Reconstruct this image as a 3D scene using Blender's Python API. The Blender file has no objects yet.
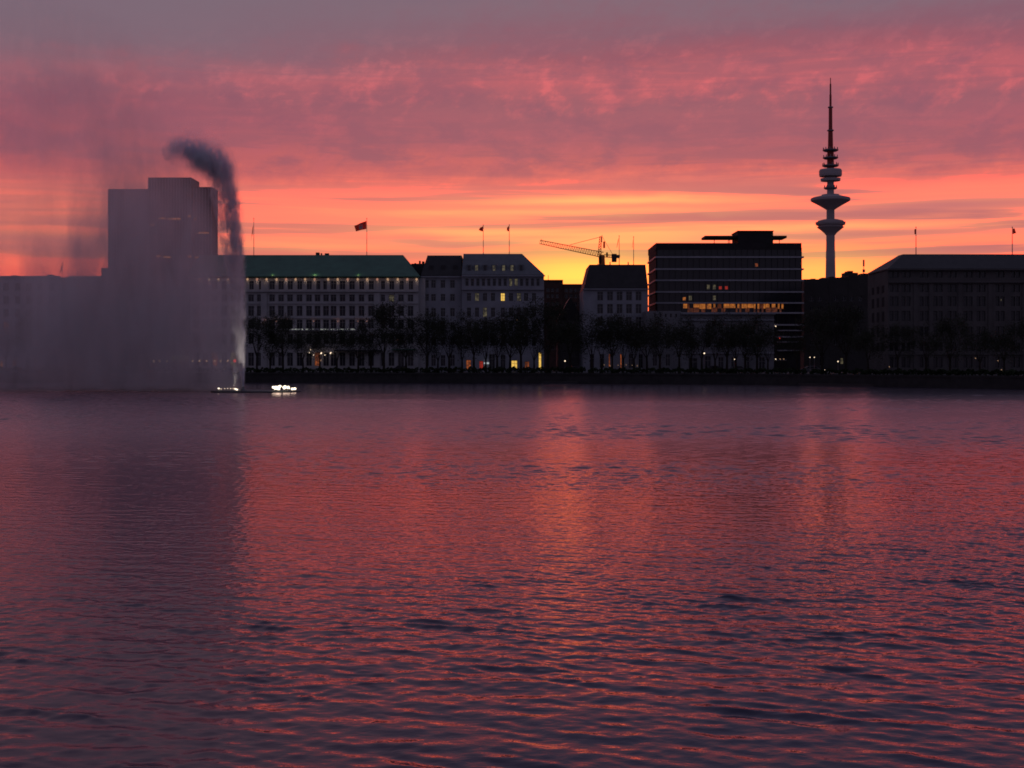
import bpy, math, random
import numpy as np
random.seed(7)
R = math.radians
S = bpy.context.scene
COL = S.collection

# ------------------------------------------------------------------ camera
F = 1400.0          # focal length in pixels of the 1024 wide frame
EYE = 4.0           # eye height above the water
HOR = 363.0         # image row of the horizon
cam_d = bpy.data.cameras.new('camera')
cam = bpy.data.objects.new('camera', cam_d); COL.objects.link(cam)
cam.location = (0, 0, EYE); cam.rotation_euler = (R(90), 0, 0)
cam_d.sensor_width = 36.0; cam_d.lens = F / 1024 * 36.0
cam_d.shift_y = -(384.0 - HOR) / 1024.0
cam_d.clip_start = 0.1; cam_d.clip_end = 30000
S.camera = cam
S.view_settings.view_transform = 'Standard'; S.view_settings.look = 'None'
S.view_settings.exposure = 0.0; S.view_settings.gamma = 1.0
S.view_settings.use_curve_mapping = False
S.cycles.max_bounces = 6; S.cycles.volume_bounces = 2
S.cycles.transparent_max_bounces = 6
S.cycles.diffuse_bounces = 2; S.cycles.glossy_bounces = 3
S.cycles.volume_step_rate = 1.5; S.cycles.volume_max_steps = 64
S.cycles.sample_clamp_indirect = 1.5
S.cycles.filter_width = 1.75
S.cycles.use_denoising = True
S.cycles.denoiser = 'OPENIMAGEDENOISE'
S.cycles.denoising_input_passes = 'RGB_ALBEDO_NORMAL'

# ------------------------------------------------------------------ node helper
def srgb(r, g, b, k=1.0):
    def f(c):
        c /= 255.0
        return (c / 12.92 if c <= 0.04045 else ((c + 0.055) / 1.055) ** 2.4) * k
    return (f(r), f(g), f(b), 1.0)

class NT:
    def __init__(s, tree):
        s.t = tree; s.n = tree.nodes; s.l = tree.links
    def put(s, sock, v):
        if hasattr(v, 'is_output'): s.l.new(v, sock)
        elif v is not None: sock.default_value = v
    def m(s, op, a, b=None, c=None, clamp=False):
        n = s.n.new('ShaderNodeMath'); n.operation = op; n.use_clamp = clamp
        for i, v in enumerate((a, b, c)): s.put(n.inputs[i], v)
        return n.outputs[0]
    def ss(s, v, a, b, lo=0.0, hi=1.0):
        n = s.n.new('ShaderNodeMapRange'); n.interpolation_type = 'SMOOTHSTEP'
        s.put(n.inputs[0], v)
        for i, x in enumerate((a, b, lo, hi)): s.put(n.inputs[i + 1], x)
        return n.outputs[0]
    def xyz(s, x, y, z):
        n = s.n.new('ShaderNodeCombineXYZ')
        for i, v in enumerate((x, y, z)): s.put(n.inputs[i], v)
        return n.outputs[0]
    def noise(s, vec, scale, detail=4, rough=0.55, dist=0.0):
        n = s.n.new('ShaderNodeTexNoise')
        s.put(n.inputs['Vector'], vec); n.inputs['Scale'].default_value = scale
        n.inputs['Detail'].default_value = detail; n.inputs['Roughness'].default_value = rough
        n.inputs['Distortion'].default_value = dist
        return n.outputs[0]
    def ramp(s, v, stops):
        n = s.n.new('ShaderNodeValToRGB'); s.put(n.inputs[0], v)
        e = n.color_ramp.elements
        while len(e) > 1: e.remove(e[-1])
        for i, (p, c) in enumerate(stops):
            q = e[0] if i == 0 else e.new(p)
            q.position = p; q.color = c
        return n.outputs[0]
    def mix(s, f, a, b, mode='MIX'):
        n = s.n.new('ShaderNodeMix'); n.data_type = 'RGBA'; n.blend_type = mode
        s.put(n.inputs[0], f); s.put(n.inputs[6], a); s.put(n.inputs[7], b)
        return n.outputs[2]
    def gauss(s, v, c, sig):
        d = s.m('DIVIDE', s.m('SUBTRACT', v, c), sig)
        return s.m('EXPONENT', s.m('MULTIPLY', s.m('MULTIPLY', d, d), -1.0))

# ------------------------------------------------------------------ world: dusk cloud deck lit from below the western horizon
SUN_AZ = 0.047      # radians to the right of the view axis
SUN_EL = R(1.0)
W = bpy.data.worlds.new('World'); S.world = W; W.use_nodes = True
t = NT(W.node_tree); t.n.clear()
out = t.n.new('ShaderNodeOutputWorld')
tc = t.n.new('ShaderNodeTexCoord'); sp = t.n.new('ShaderNodeSeparateXYZ')
t.l.new(tc.outputs['Generated'], sp.inputs[0])
dx, dy, dz = sp.outputs
hl = t.m('MAXIMUM', t.m('SQRT', t.m('ADD', t.m('MULTIPLY', dx, dx), t.m('MULTIPLY', dy, dy))), 0.02)
az = t.m('ARCTAN2', dx, dy)
te = t.m('DIVIDE', dz, hl)                        # tangent of the elevation
ep = t.m('MULTIPLY', te, F)                       # the same in pixels of the frame
# cloud structure
n_big = t.noise(t.xyz(t.m('MULTIPLY', az, 3.0), t.m('MULTIPLY', te, 16.0), 1.3), 1.6, 4, 0.55, 0.4)
n_band = t.noise(t.xyz(t.m('MULTIPLY', az, 4.0), t.m('MULTIPLY', te, 85.0), 4.1), 1.0, 4, 0.5, 0.35)
n_puff = t.noise(t.xyz(t.m('MULTIPLY', az, 24.0), t.m('MULTIPLY', te, 48.0), 9.7), 1.0, 5, 0.6, 0.25)
n_fine = t.noise(t.xyz(t.m('MULTIPLY', az, 70.0), t.m('MULTIPLY', te, 130.0), 2.2), 1.0, 3, 0.6, 0.3)
up = t.ss(ep, 165.0, 205.0)                       # 0 in the streaky low sky, 1 in the mottled deck
n_ray = t.noise(t.xyz(t.m('MULTIPLY_ADD', te, -24.0, t.m('MULTIPLY', az, 58.0)), t.m('MULTIPLY', te, 70.0), 5.5), 1.0, 4, 0.6, 0.15)
n_line = t.noise(t.xyz(t.m('MULTIPLY', az, 9.0), t.m('MULTIPLY', te, 120.0), 7.7), 1.0, 4, 0.6, 0.5)
warp = t.m('ADD', t.m('MULTIPLY', t.m('SUBTRACT', n_big, 0.5), 48.0),
           t.m('MULTIPLY', t.m('SUBTRACT', n_ray, 0.5), t.m('MULTIPLY_ADD', up, 34.0, 6.0)))
epw = t.m('ADD', ep, t.m('MULTIPLY', warp, t.ss(ep, 90.0, 260.0, 0.2, 1.0)))
sv = t.m('DIVIDE', epw, 500.0, clamp=True)
def yp(y): return (HOR - y) / 500.0
deck = t.ramp(sv, [
    (yp(330), srgb(246, 112, 84)), (yp(285), srgb(250, 126, 94)), (yp(258), srgb(252, 132, 102)),
    (yp(235), srgb(252, 138, 108)), (yp(212), srgb(252, 134, 108)), (yp(194), srgb(250, 126, 107)),
    (yp(180), srgb(236, 112, 102)), (yp(168), srgb(200, 98, 101)), (yp(150), srgb(176, 92, 103)), (yp(128), srgb(166, 90, 105)),
    (yp(106), srgb(154, 90, 105)), (yp(84), srgb(186, 94, 105)), (yp(70), srgb(176, 92, 104)),
    (yp(58), srgb(152, 85, 101)),
    (yp(38), srgb(134, 90, 107)), (yp(8), srgb(128, 100, 115)), (yp(-50), srgb(104, 95, 117)),
    (1.0, srgb(92, 92, 118))])
# mauve bars across the low sky, lit flecks between them
bar = t.m('MULTIPLY', t.ss(n_band, 0.49, 0.62), t.m('MULTIPLY', t.ss(ep, 88.0, 112.0), t.ss(ep, 205.0, 160.0)))
deck = t.mix(t.m('MULTIPLY', bar, t.ss(az, -0.1, 0.2, 0.5, 0.9)), deck, srgb(184, 106, 110))
lit = t.m('MULTIPLY', t.ss(n_band, 0.47, 0.36), t.m('MULTIPLY', t.ss(ep, 70.0, 95.0), t.ss(ep, 185.0, 150.0)))
lit = t.m('MULTIPLY', lit, t.m('ADD', t.gauss(az, 0.07, 0.12), 0.18))
deck = t.mix(t.m('MULTIPLY', lit, 0.75), deck, srgb(255, 176, 112))
eb = t.m('MULTIPLY_ADD', t.m('SUBTRACT', n_big, 0.5), 26.0, ep)
for a0, sa, e0, se, k0 in ((0.07, 0.085, 161.0, 5.5, 0.75), (-0.02, 0.075, 133.0, 4.5, 0.6), (0.03, 0.11, 148.0, 4.0, 0.45), (0.20, 0.10, 132.0, 4.5, 0.5), (-0.15, 0.07, 116.0, 5.0, 0.35)):
    deck = t.mix(t.m('MULTIPLY', t.m('MULTIPLY', t.gauss(az, a0, sa), t.gauss(eb, e0, se)), k0), deck, srgb(255, 190, 116))
for a0, sa, e0, se, k0 in ((0.30, 0.09, 152.0, 6.0, 0.75), (0.24, 0.10, 124.0, 5.0, 0.7), (-0.03, 0.07, 121.0, 5.0, 0.6), (-0.33, 0.12, 118.0, 6.0, 0.5)):
    deck = t.mix(t.m('MULTIPLY', t.m('MULTIPLY', t.gauss(az, a0, sa), t.gauss(eb, e0, se)), k0), deck, srgb(178, 106, 114))
pz = t.m('MULTIPLY', up, t.ss(ep, 350.0, 295.0))
fl = t.m('MULTIPLY', t.m('ADD', t.gauss(ep, 282.0, 24.0), 0.3), pz)
deck = t.mix(t.m('MULTIPLY', t.ss(n_ray, 0.46, 0.72), t.m('MULTIPLY', fl, 0.85)), deck, srgb(216, 102, 110))
deck = t.mix(t.m('MULTIPLY', t.ss(n_puff, 0.56, 0.34), t.m('MULTIPLY', pz, 0.6)), deck, srgb(138, 84, 104))
deck = t.mix(t.m('MULTIPLY', t.ss(n_line, 0.44, 0.64), t.m('MULTIPLY', pz, 0.55)), deck, srgb(150, 88, 104))
deck = t.mix(t.m('MULTIPLY', t.ss(n_fine, 0.5, 0.75), t.m('MULTIPLY', up, 0.12)), deck, srgb(140, 84, 100))
# gap of clear light where the sun went down
g1 = t.m('MULTIPLY', t.gauss(az, 0.050, 0.068), t.gauss(ep, 84.0, 29.0))
g2 = t.m('MULTIPLY', t.gauss(az, 0.215, 0.06), t.gauss(ep, 84.0, 26.0))
gl = t.m('MINIMUM', t.m('ADD', g1, t.m('MULTIPLY', g2, 0.6)), 1.0)
deck = t.mix(t.m('MULTIPLY', gl, t.ss(n_band, 0.70, 0.45, 0.8, 1.0)), deck, srgb(255, 224, 96))
# the red fades to the left of the sunset
dim = t.ss(az, -0.42, 0.0, 0.90, 1.0)
deck = t.mix(1.0, deck, t.xyz(dim, t.m('MULTIPLY', dim, dim), dim), 'MULTIPLY')
cool = t.m('MULTIPLY', t.ss(az, 0.05, -0.35), t.m('MULTIPLY', t.ss(ep, 60.0, 150.0), 0.16))
deck = t.mix(cool, deck, srgb(140, 90, 105))
cool2 = t.m('MULTIPLY', t.ss(az, 0.12, -0.28), t.ss(t.m('MULTIPLY_ADD', az, -90.0, epw), 262.0, 352.0, 0.0, 0.8))
deck = t.mix(cool2, deck, srgb(120, 104, 118))
# the red of the low sky is stronger than the picture can show (it clips there)
sc_ = t.n.new('ShaderNodeSeparateColor'); t.put(sc_.inputs[0], deck)
cc_ = t.n.new('ShaderNodeCombineColor')
t.put(cc_.inputs[0], t.m('MULTIPLY', sc_.outputs[0], t.ss(sc_.outputs[0], 0.74, 1.0, 1.0, 2.45)))
t.l.new(sc_.outputs[1], cc_.inputs[1]); t.l.new(sc_.outputs[2], cc_.inputs[2])
deck = cc_.outputs[0]
# blue-grey dusk for the rest of the dome
east = t.ramp(t.m('MAXIMUM', dz, 0.0), [(0.0, srgb(92, 84, 104)), (0.3, srgb(92, 90, 114)), (1.0, srgb(94, 94, 120))])
fw = t.m('MULTIPLY', t.ss(t.m('ABSOLUTE', az), 1.9, 0.5), t.ss(dz, 0.75, 0.30))
deck = t.mix(fw, east, deck)
bg1 = t.n.new('ShaderNodeBackground'); t.put(bg1.inputs[0], deck); bg1.inputs[1].default_value = 1.0
sky = t.n.new('ShaderNodeTexSky'); sky.sky_type = 'NISHITA'; sky.sun_disc = False
sky.sun_elevation = SUN_EL; sky.sun_rotation = SUN_AZ
bg2 = t.n.new('ShaderNodeBackground'); t.l.new(sky.outputs[0], bg2.inputs[0]); bg2.inputs[1].default_value = 0.006
add = t.n.new('ShaderNodeAddShader')
t.l.new(bg1.outputs[0], add.inputs[0]); t.l.new(bg2.outputs[0], add.inputs[1])
t.l.new(add.outputs[0], out.inputs[0])

sun_d = bpy.data.lights.new('sun', 'SUN'); sun_d.energy = 0.02; sun_d.angle = R(2.0); sun_d.color = (1.0, 0.5, 0.25)
sun = bpy.data.objects.new('sun', sun_d); COL.objects.link(sun)
sun.rotation_euler = (R(90) - SUN_EL, 0, math.pi - SUN_AZ)   # shines from beyond the roofs towards the camera
sun.location = (0, 200, 100)

# ------------------------------------------------------------------ materials
def mat(name, col, rough=0.7, spec=0.3, noise=0.0, nscale=1.0, metallic=0.0, bump=0.0):
    m = bpy.data.materials.new(name); m.use_nodes = True
    t = NT(m.node_tree); b = t.n['Principled BSDF']
    c = tuple(col[:3]) + (1.0,)
    if noise > 0:
        tc = t.n.new('ShaderNodeTexCoord')
        nz = t.noise(tc.outputs['Object'], nscale, 6, 0.6)
        lo = tuple(x * (1 - noise) for x in c[:3]) + (1.0,); hi = tuple(min(1, x * (1 + noise)) for x in c[:3]) + (1.0,)
        t.put(b.inputs['Base Color'], t.ramp(nz, [(0.3, lo), (0.7, hi)]))
        if bump > 0:
            bp = t.n.new('ShaderNodeBump'); bp.inputs['Strength'].default_value = bump
            t.l.new(nz, bp.inputs['Height']); t.l.new(bp.outputs[0], b.inputs['Normal'])
    else:
        b.inputs['Base Color'].default_value = c
    b.inputs['Roughness'].default_value = rough
    b.inputs['Specular IOR Level'].default_value = spec
    b.inputs['Metallic'].default_value = metallic
    return m
def emit(name, col, k, base=(0.1, 0.1, 0.1), vary=0.0):
    m = bpy.data.materials.new(name); m.use_nodes = True
    t = NT(m.node_tree); b = t.n['Principled BSDF']
    b.inputs['Base Color'].default_value = tuple(base) + (1,)
    if vary > 0:      # furniture, curtains and lamps behind the pane
        tc = t.n.new('ShaderNodeTexCoord')
        nz = t.noise(tc.outputs['Object'], 1.5, 3, 0.7)
        c = t.ramp(nz, [(0.42, tuple(x * (1 - vary) for x in col[:3]) + (1,)), (0.62, tuple(col[:3]) + (1,))])
        t.put(b.inputs['Emission Color'], c)
    else:
        b.inputs['Emission Color'].default_value = tuple(col[:3]) + (1,)
    b.inputs['Emission Strength'].default_value = k
    return m

M = {}
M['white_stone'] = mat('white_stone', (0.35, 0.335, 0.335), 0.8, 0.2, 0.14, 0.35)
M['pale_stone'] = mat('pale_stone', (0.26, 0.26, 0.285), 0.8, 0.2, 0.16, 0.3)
M['tree_shaded_stone'] = mat('tree_shaded_stone', (0.17, 0.165, 0.175), 0.85, 0.15, 0.25, 0.3)  # pale stone with the shade of the trees put into its colour
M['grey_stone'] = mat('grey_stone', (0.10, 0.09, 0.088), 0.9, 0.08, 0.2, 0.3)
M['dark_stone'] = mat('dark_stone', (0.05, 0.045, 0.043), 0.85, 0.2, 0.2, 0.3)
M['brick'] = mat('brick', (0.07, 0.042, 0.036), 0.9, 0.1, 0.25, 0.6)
M['copper'] = mat('green_copper', (0.046, 0.115, 0.075), 0.6, 0.3, 0.22, 0.4)
M['slate'] = mat('slate', (0.03, 0.027, 0.028), 0.6, 0.3, 0.25, 0.7)
M['zinc'] = mat('zinc', (0.12, 0.125, 0.135), 0.5, 0.4, 0.15, 0.5)
M['dark_panel'] = mat('dark_panel', (0.03, 0.026, 0.028), 0.8, 0.12, 0.2, 0.5)
M['ledge'] = mat('ledge', (0.30, 0.29, 0.31), 0.5, 0.4, 0.1, 0.5)
M['concrete'] = mat('concrete', (0.40, 0.34, 0.34), 0.8, 0.2, 0.1, 0.1)
M['antenna_red'] = mat('antenna_red', (0.30, 0.04, 0.03), 0.6, 0.3)
M['glass'] = mat('window_glass', (0.012, 0.014, 0.02), 0.12, 0.5)
M['frame'] = mat('window_frame', (0.22, 0.21, 0.21), 0.6, 0.3)
M['dark_frame'] = mat('dark_frame', (0.03, 0.03, 0.03), 0.6, 0.2)
M['bark'] = mat('bark', (0.03, 0.024, 0.02), 0.95, 0.1, 0.3, 3.0)
M['leaf'] = mat('leaf', (0.034, 0.036, 0.022), 0.8, 0.2, 0.45, 0.8)
M['hedge'] = mat('hedge', (0.02, 0.03, 0.013), 0.9, 0.1, 0.4, 2.0)
M['ground'] = mat('pavement_stone', (0.10, 0.095, 0.09), 0.9, 0.2, 0.2, 0.3)
M['asphalt'] = mat('asphalt', (0.05, 0.05, 0.052), 0.85, 0.3, 0.2, 1.0)
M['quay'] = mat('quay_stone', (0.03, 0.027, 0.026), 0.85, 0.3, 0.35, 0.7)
M['steel'] = mat('steel', (0.16, 0.16, 0.17), 0.45, 0.5, metallic=0.6)
M['crane'] = mat('crane_paint', (0.55, 0.16, 0.03), 0.5, 0.4, 0.15, 1.0)
M['flag'] = mat('flag_red', (0.42, 0.025, 0.02), 0.9, 0.1, 0.15, 1.5)
for n_ in ('flag',):
    t = NT(M[n_].node_tree); tl = t.n.new('ShaderNodeBsdfTranslucent'); tl.inputs[0].default_value = (0.75, 0.10, 0.07, 1)
    ms = t.n.new('ShaderNodeMixShader'); ms.inputs[0].default_value = .6
    t.l.new(t.n['Principled BSDF'].outputs[0], ms.inputs[1]); t.l.new(tl.outputs[0], ms.inputs[2]); t.l.new(ms.outputs[0], t.n['Material Output'].inputs[0])
M['flag_mark'] = mat('flag_white', (0.55, 0.30, 0.28), 0.9, 0.1)
M['float'] = mat('float_hull', (0.03, 0.032, 0.035), 0.5, 0.4, 0.2, 1.0)
M['car'] = mat('car_paint', (0.02, 0.02, 0.025), 0.25, 0.5)
M['car2'] = mat('car_paint_grey', (0.09, 0.09, 0.10), 0.25, 0.5)
M['tyre'] = mat('tyre', (0.02, 0.02, 0.02), 0.9, 0.2)
M['lit_yellow'] = emit('lit_window_yellow', srgb(255, 205, 95), 1.0, vary=0.35)
M['lit_amber'] = emit('lit_window_amber', srgb(255, 175, 90), 0.40, vary=0.95)
M['lit_dim'] = emit('lit_window_dim', srgb(190, 175, 130), 0.20, vary=0.85)
M['lit_orange'] = emit('lit_window_orange', srgb(255, 130, 60), 0.30, vary=0.8)
M['lit_red'] = emit('lit_window_red', srgb(255, 70, 40), 0.33, vary=0.5)
M['amber_high'] = emit('amber_high', srgb(255, 150, 62), 0.42, vary=0.55)
M['amber_low'] = emit('amber_low', srgb(255, 130, 50), 0.09, vary=0.7)
M['lamp_warm'] = emit('lamp_warm', srgb(255, 200, 155), 0.42)
M['lamp_pink'] = emit('lamp_pink', srgb(255, 180, 150), 0.36)
M['lamp_white'] = emit('lamp_white', srgb(255, 225, 190), 1.8)
M['lamp_green'] = emit('lamp_green', srgb(190, 220, 120), 0.5)
M['lamp_red'] = emit('lamp_red', srgb(255, 70, 50), 0.7)
M['string_light'] = emit('string_lights', srgb(215, 220, 210), 0.7)
M['flood'] = emit('flood_lamp', srgb(255, 236, 205), 3.0)

# ------------------------------------------------------------------ mesh helper
class MB:
    def __init__(s): s.v = []; s.f = []; s.mi = []
    def face(s, pts, mi=0):
        b = len(s.v); s.v += [tuple(p) for p in pts]; s.f.append(tuple(range(b, b + len(pts)))); s.mi.append(mi)
    def hexa(s, p, mi=0):     # 8 points: bottom ring then top ring
        b = len(s.v); s.v += [tuple(q) for q in p]
        for f in ((3, 2, 1, 0), (4, 5, 6, 7), (0, 1, 5, 4), (1, 2, 6, 5), (2, 3, 7, 6), (3, 0, 4, 7)):
            s.f.append(tuple(b + i for i in f)); s.mi.append(mi)
    def box(s, x0, x1, y0, y1, z0, z1, mi=0):
        s.hexa([(x0, y0, z0), (x1, y0, z0), (x1, y1, z0), (x0, y1, z0), (x0, y0, z1), (x1, y0, z1), (x1, y1, z1), (x0, y1, z1)], mi)
    def frustum(s, a, za, b, zb, mi=0):   # a, b = (x0,x1,y0,y1)
        s.hexa([(a[0], a[2], za), (a[1], a[2], za), (a[1], a[3], za), (a[0], a[3], za),
                (b[0], b[2], zb), (b[1], b[2], zb), (b[1], b[3], zb), (b[0], b[3], zb)], mi)
    def lathe(s, prof, n=20, c=(0, 0), mi=0):
        b = len(s.v)
        for r, z in prof:
            for k in range(n):
                a = 2 * math.pi * k / n
                s.v.append((c[0] + r * math.cos(a), c[1] + r * math.sin(a), z))
        for i in range(len(prof) - 1):
            for k in range(n):
                s.f.append((b + i * n + k, b + i * n + (k + 1) % n, b + (i + 1) * n + (k + 1) % n, b + (i + 1) * n + k)); s.mi.append(mi)
        s.f.append(tuple(b + k for k in reversed(range(n)))); s.mi.append(mi)
        m = b + (len(prof) - 1) * n
        s.f.append(tuple(m + k for k in range(n))); s.mi.append(mi)
    def tube(s, pts, rs, n=5, mi=0):
        b = len(s.v); pts = [np.array(p, float) for p in pts]
        for i, p in enumerate(pts):
            d = pts[min(i + 1, len(pts) - 1)] - pts[max(i - 1, 0)]
            d /= max(np.linalg.norm(d), 1e-9)
            u = np.cross(d, (0.31, 0.9, 0.17) if abs(d[1]) < 0.9 else (1, 0, 0)); u /= np.linalg.norm(u)
            w = np.cross(d, u); r = rs[i] if hasattr(rs, '__len__') else rs
            for k in range(n):
                a = 2 * math.pi * k / n
                s.v.append(tuple(p + r * (math.cos(a) * u + math.sin(a) * w)))
        for i in range(len(pts) - 1):
            for k in range(n):
                s.f.append((b + i * n + k, b + i * n + (k + 1) % n, b + (i + 1) * n + (k + 1) % n, b + (i + 1) * n + k)); s.mi.append(mi)
        s.f.append(tuple(b + k for k in reversed(range(n)))); s.mi.append(mi)
        m = b + (len(pts) - 1) * n
        s.f.append(tuple(m + k for k in range(n))); s.mi.append(mi)
    def build(s, name, mats, parent=None, smooth=False):
        me = bpy.data.meshes.new(name); me.from_pydata(s.v, [], s.f); me.update()
        for m in (mats if isinstance(mats, (list, tuple)) else [mats]): me.materials.append(m)
        me.polygons.foreach_set('material_index', s.mi)
        if smooth: me.polygons.foreach_set('use_smooth', [True] * len(s.f))
        o = bpy.data.objects.new(name, me); COL.objects.link(o)
        if parent is not None:
            o.parent = parent; o.location = tuple(-c for c in parent.location)
        return o

def fast_mesh(name, verts, quads, mats, parent=None, smooth=True, k=4):
    me = bpy.data.meshes.new(name)
    me.vertices.add(len(verts)); me.vertices.foreach_set('co', np.asarray(verts, np.float32).ravel())
    q = np.asarray(quads, np.int32)
    me.loops.add(q.size); me.loops.foreach_set('vertex_index', q.ravel())
    me.polygons.add(len(q)); me.polygons.foreach_set('loop_start', np.arange(0, q.size, k, dtype=np.int32))
    me.polygons.foreach_set('use_smooth', np.full(len(q), smooth))
    me.update(); me.validate()
    for m in (mats if isinstance(mats, (list, tuple)) else [mats]): me.materials.append(m)
    o = bpy.data.objects.new(name, me); COL.objects.link(o)
    if parent is not None:
        o.parent = parent; o.location = tuple(-c for c in parent.location)
    return o

def tag(o, label, cat, group=None):
    o['label'] = label; o['category'] = cat
    if group: o['group'] = group
    return o
def thing(name, label, cat, loc=(0, 0, 0), group=None):
    o = bpy.data.objects.new(name, None); COL.objects.link(o); o.location = loc
    o.empty_display_size = 0.5
    return tag(o, label, cat, group)
def PX(px, Y): return (px - 512.0) * Y / F
def PZ(py, Y): return EYE + (HOR - py) * Y / F

# ------------------------------------------------------------------ water: one sheet of real waves, dense in front of the viewer
def water():
    # radial rows
    r = [3.0]
    while r[-1] < 300:
        x = r[-1]
        r.append(x + (0.15 if x < 11 else min(max(0.034, x * x / 32000.0), 0.21)))
    while r[-1] < 12000: r.append(r[-1] * 1.25)
    r = np.array(r)
    half = R(24)
    a_in = np.linspace(-half, half, 900)
    a_out = np.linspace(half, 2 * math.pi - half, 60)[1:-1]
    a = np.concatenate([a_in, a_out])
    RR, AA = np.meshgrid(r, a, indexing='ij')
    X = RR * np.sin(AA); Y = RR * np.cos(AA)
    dr = np.gradient(r)[:, None]
    rng = np.random.default_rng(11)
    Z = np.zeros_like(X); DX = np.zeros_like(X); DY = np.zeros_like(X)
    near = r < 330
    nn = near.sum()
    x = X[:nn, :900]; y = Y[:nn, :900]; d = dr[:nn]
    # gust map: rougher and calmer lanes
    g = np.zeros_like(x)
    for _ in range(10):
        kx, ky = rng.normal(0, 1 / 26.0), rng.normal(0, 1 / 15.0)
        g += np.sin(kx * x * 2.2 + ky * y * 2.2 + rng.uniform(0, 6.28))
    g = 1.0 + 0.16 * g
    g = np.clip(g, 0.55, 1.6)
    calm = 1 - 0.25 * np.clip((y - 165) / 40.0, 0, 1)       # lee of the far quay
    h = np.zeros_like(x); hx = np.zeros_like(x); hy = np.zeros_like(x)
    L = np.exp(np.linspace(math.log(0.26), math.log(2.0), 72))
    for lam in L:
        th = rng.normal(R(10), R(32))                       # mostly coming along the view, crests across it
        if rng.random() < 0.18: th = rng.uniform(-1.4, 1.4)
        lam *= rng.uniform(0.93, 1.07)
        k = 2 * math.pi / lam
        kx, ky = k * math.sin(th), k * math.cos(th)
        slope = 0.0120 * (lam / 0.6) ** (-0.25) * (1.0 if lam < 0.7 else (0.7 / lam) ** 1.4)
        A = slope / k
        fade = np.clip((lam / d - 2.2) / 2.0, 0, 1) * (1 + 1.9 * np.clip((y - 42) / 40.0, 0, 1) - 0.5 * np.clip((y - 115) / 50.0, 0, 1))
        ph = kx * x + ky * y + rng.uniform(0, 6.28)
        h += A * fade * np.cos(ph)
        q = 1.7
        hx -= q * A * fade * math.sin(th) * np.sin(ph); hy -= q * A * fade * math.cos(th) * np.sin(ph)
    # short steep wavelets riding in patches on the gentler ones
    e = np.zeros_like(x)
    for _ in range(12):
        lam = rng.uniform(1.1, 4.5); th = rng.normal(R(10), R(40)); k = 2 * math.pi / lam
        e += np.sin(k * math.sin(th) * x + k * math.cos(th) * y + rng.uniform(0, 6.28))
    e = np.clip(e / math.sqrt(6) - 0.5, 0, 1.2)
    for lam in np.exp(np.linspace(math.log(0.30), math.log(0.85), 16)):
        th = rng.normal(R(12), R(20)); k = 2 * math.pi / lam; A = 0.042 / k
        fade = np.clip((lam / d - 2.2) / 2.0, 0, 1) * e * np.clip((34 - y) / 17.0, 0.08, 1)
        ph = k * math.sin(th) * x + k * math.cos(th) * y + rng.uniform(0, 6.28)
        h += A * fade * np.cos(ph)
        hx -= 1.2 * A * fade * math.sin(th) * np.sin(ph); hy -= 1.2 * A * fade * math.cos(th) * np.sin(ph)
    # the finest ripples, in every direction
    for lam in np.exp(np.linspace(math.log(0.12), math.log(0.26), 22)):
        th = rng.normal(R(8), R(42)); k = 2 * math.pi / lam; A = 0.022 / k
        fade = np.clip((lam / d - 2.0) / 1.5, 0, 1) * (0.25 + 1.0 * np.clip((y - 15) / 18.0, 0, 1) + 0.4 * np.clip(e, 0, 1))
        h += A * fade * np.cos(k * math.sin(th) * x + k * math.cos(th) * y + rng.uniform(0, 6.28))
    gm = g * calm
    Z[:nn, :900] = h * gm; DX[:nn, :900] = hx * gm; DY[:nn, :900] = hy * gm
    X += DX; Y += DY
    V = np.stack([X, Y, Z], -1).reshape(-1, 3)
    nr, na = len(r), len(a)
    i = np.arange(nr - 1)[:, None] * na; j = np.arange(na)[None, :]; j2 = (j + 1) % na
    Q = np.stack([i + j, i + na + j, i + na + j2, i + j2], -1).reshape(-1, 4)[:, ::-1]
    # the small disc under the viewer
    V = np.vstack([V, [[0, 0, 0]]])
    m = bpy.data.materials.new('lake_water'); m.use_nodes = True
    t = NT(m.node_tree); t.n.clear(); mo = t.n.new('ShaderNodeOutputMaterial')
    tc = t.n.new('ShaderNodeTexCoord'); sx = t.n.new('ShaderNodeSeparateXYZ'); t.l.new(tc.outputs['Object'], sx.inputs[0])
    mp = t.n.new('ShaderNodeMapping'); mp.inputs['Scale'].default_value = (0.8, 1.3, 1.0); mp.inputs['Rotation'].default_value = (0, 0, R(9))
    t.l.new(tc.outputs['Object'], mp.inputs[0])
    n1 = t.noise(mp.outputs[0], 7.0, 3, 0.55, 0.6)
    bp = t.n.new('ShaderNodeBump'); bp.inputs['Strength'].default_value = 0.10; bp.inputs['Distance'].default_value = 0.05
    t.l.new(n1, bp.inputs['Height'])
    fr = t.n.new('ShaderNodeFresnel'); fr.inputs[0].default_value = 1.37; t.l.new(bp.outputs[0], fr.inputs['Normal'])
    df = t.n.new('ShaderNodeBsdfDiffuse'); df.inputs[0].default_value = (0.026, 0.029, 0.056, 1)
    gs = t.n.new('ShaderNodeBsdfGlossy'); gs.inputs['Color'].default_value = (1.0, 0.84, 0.86, 1)
    # ripples too fine for the mesh: the open middle of the lake is rougher than the sheltered near water
    t.put(gs.inputs['Roughness'], t.m('SUBTRACT', t.ss(sx.outputs[1], 15.0, 90.0, 0.03, 0.22), t.ss(sx.outputs[1], 120.0, 190.0, 0.0, 0.06))); t.l.new(bp.outputs[0], gs.inputs['Normal'])
    mx = t.n.new('ShaderNodeMixShader'); t.l.new(fr.outputs[0], mx.inputs[0]); t.l.new(df.outputs[0], mx.inputs[1]); t.l.new(gs.outputs[0], mx.inputs[2])
    t.l.new(mx.outputs[0], mo.inputs[0])
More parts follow.
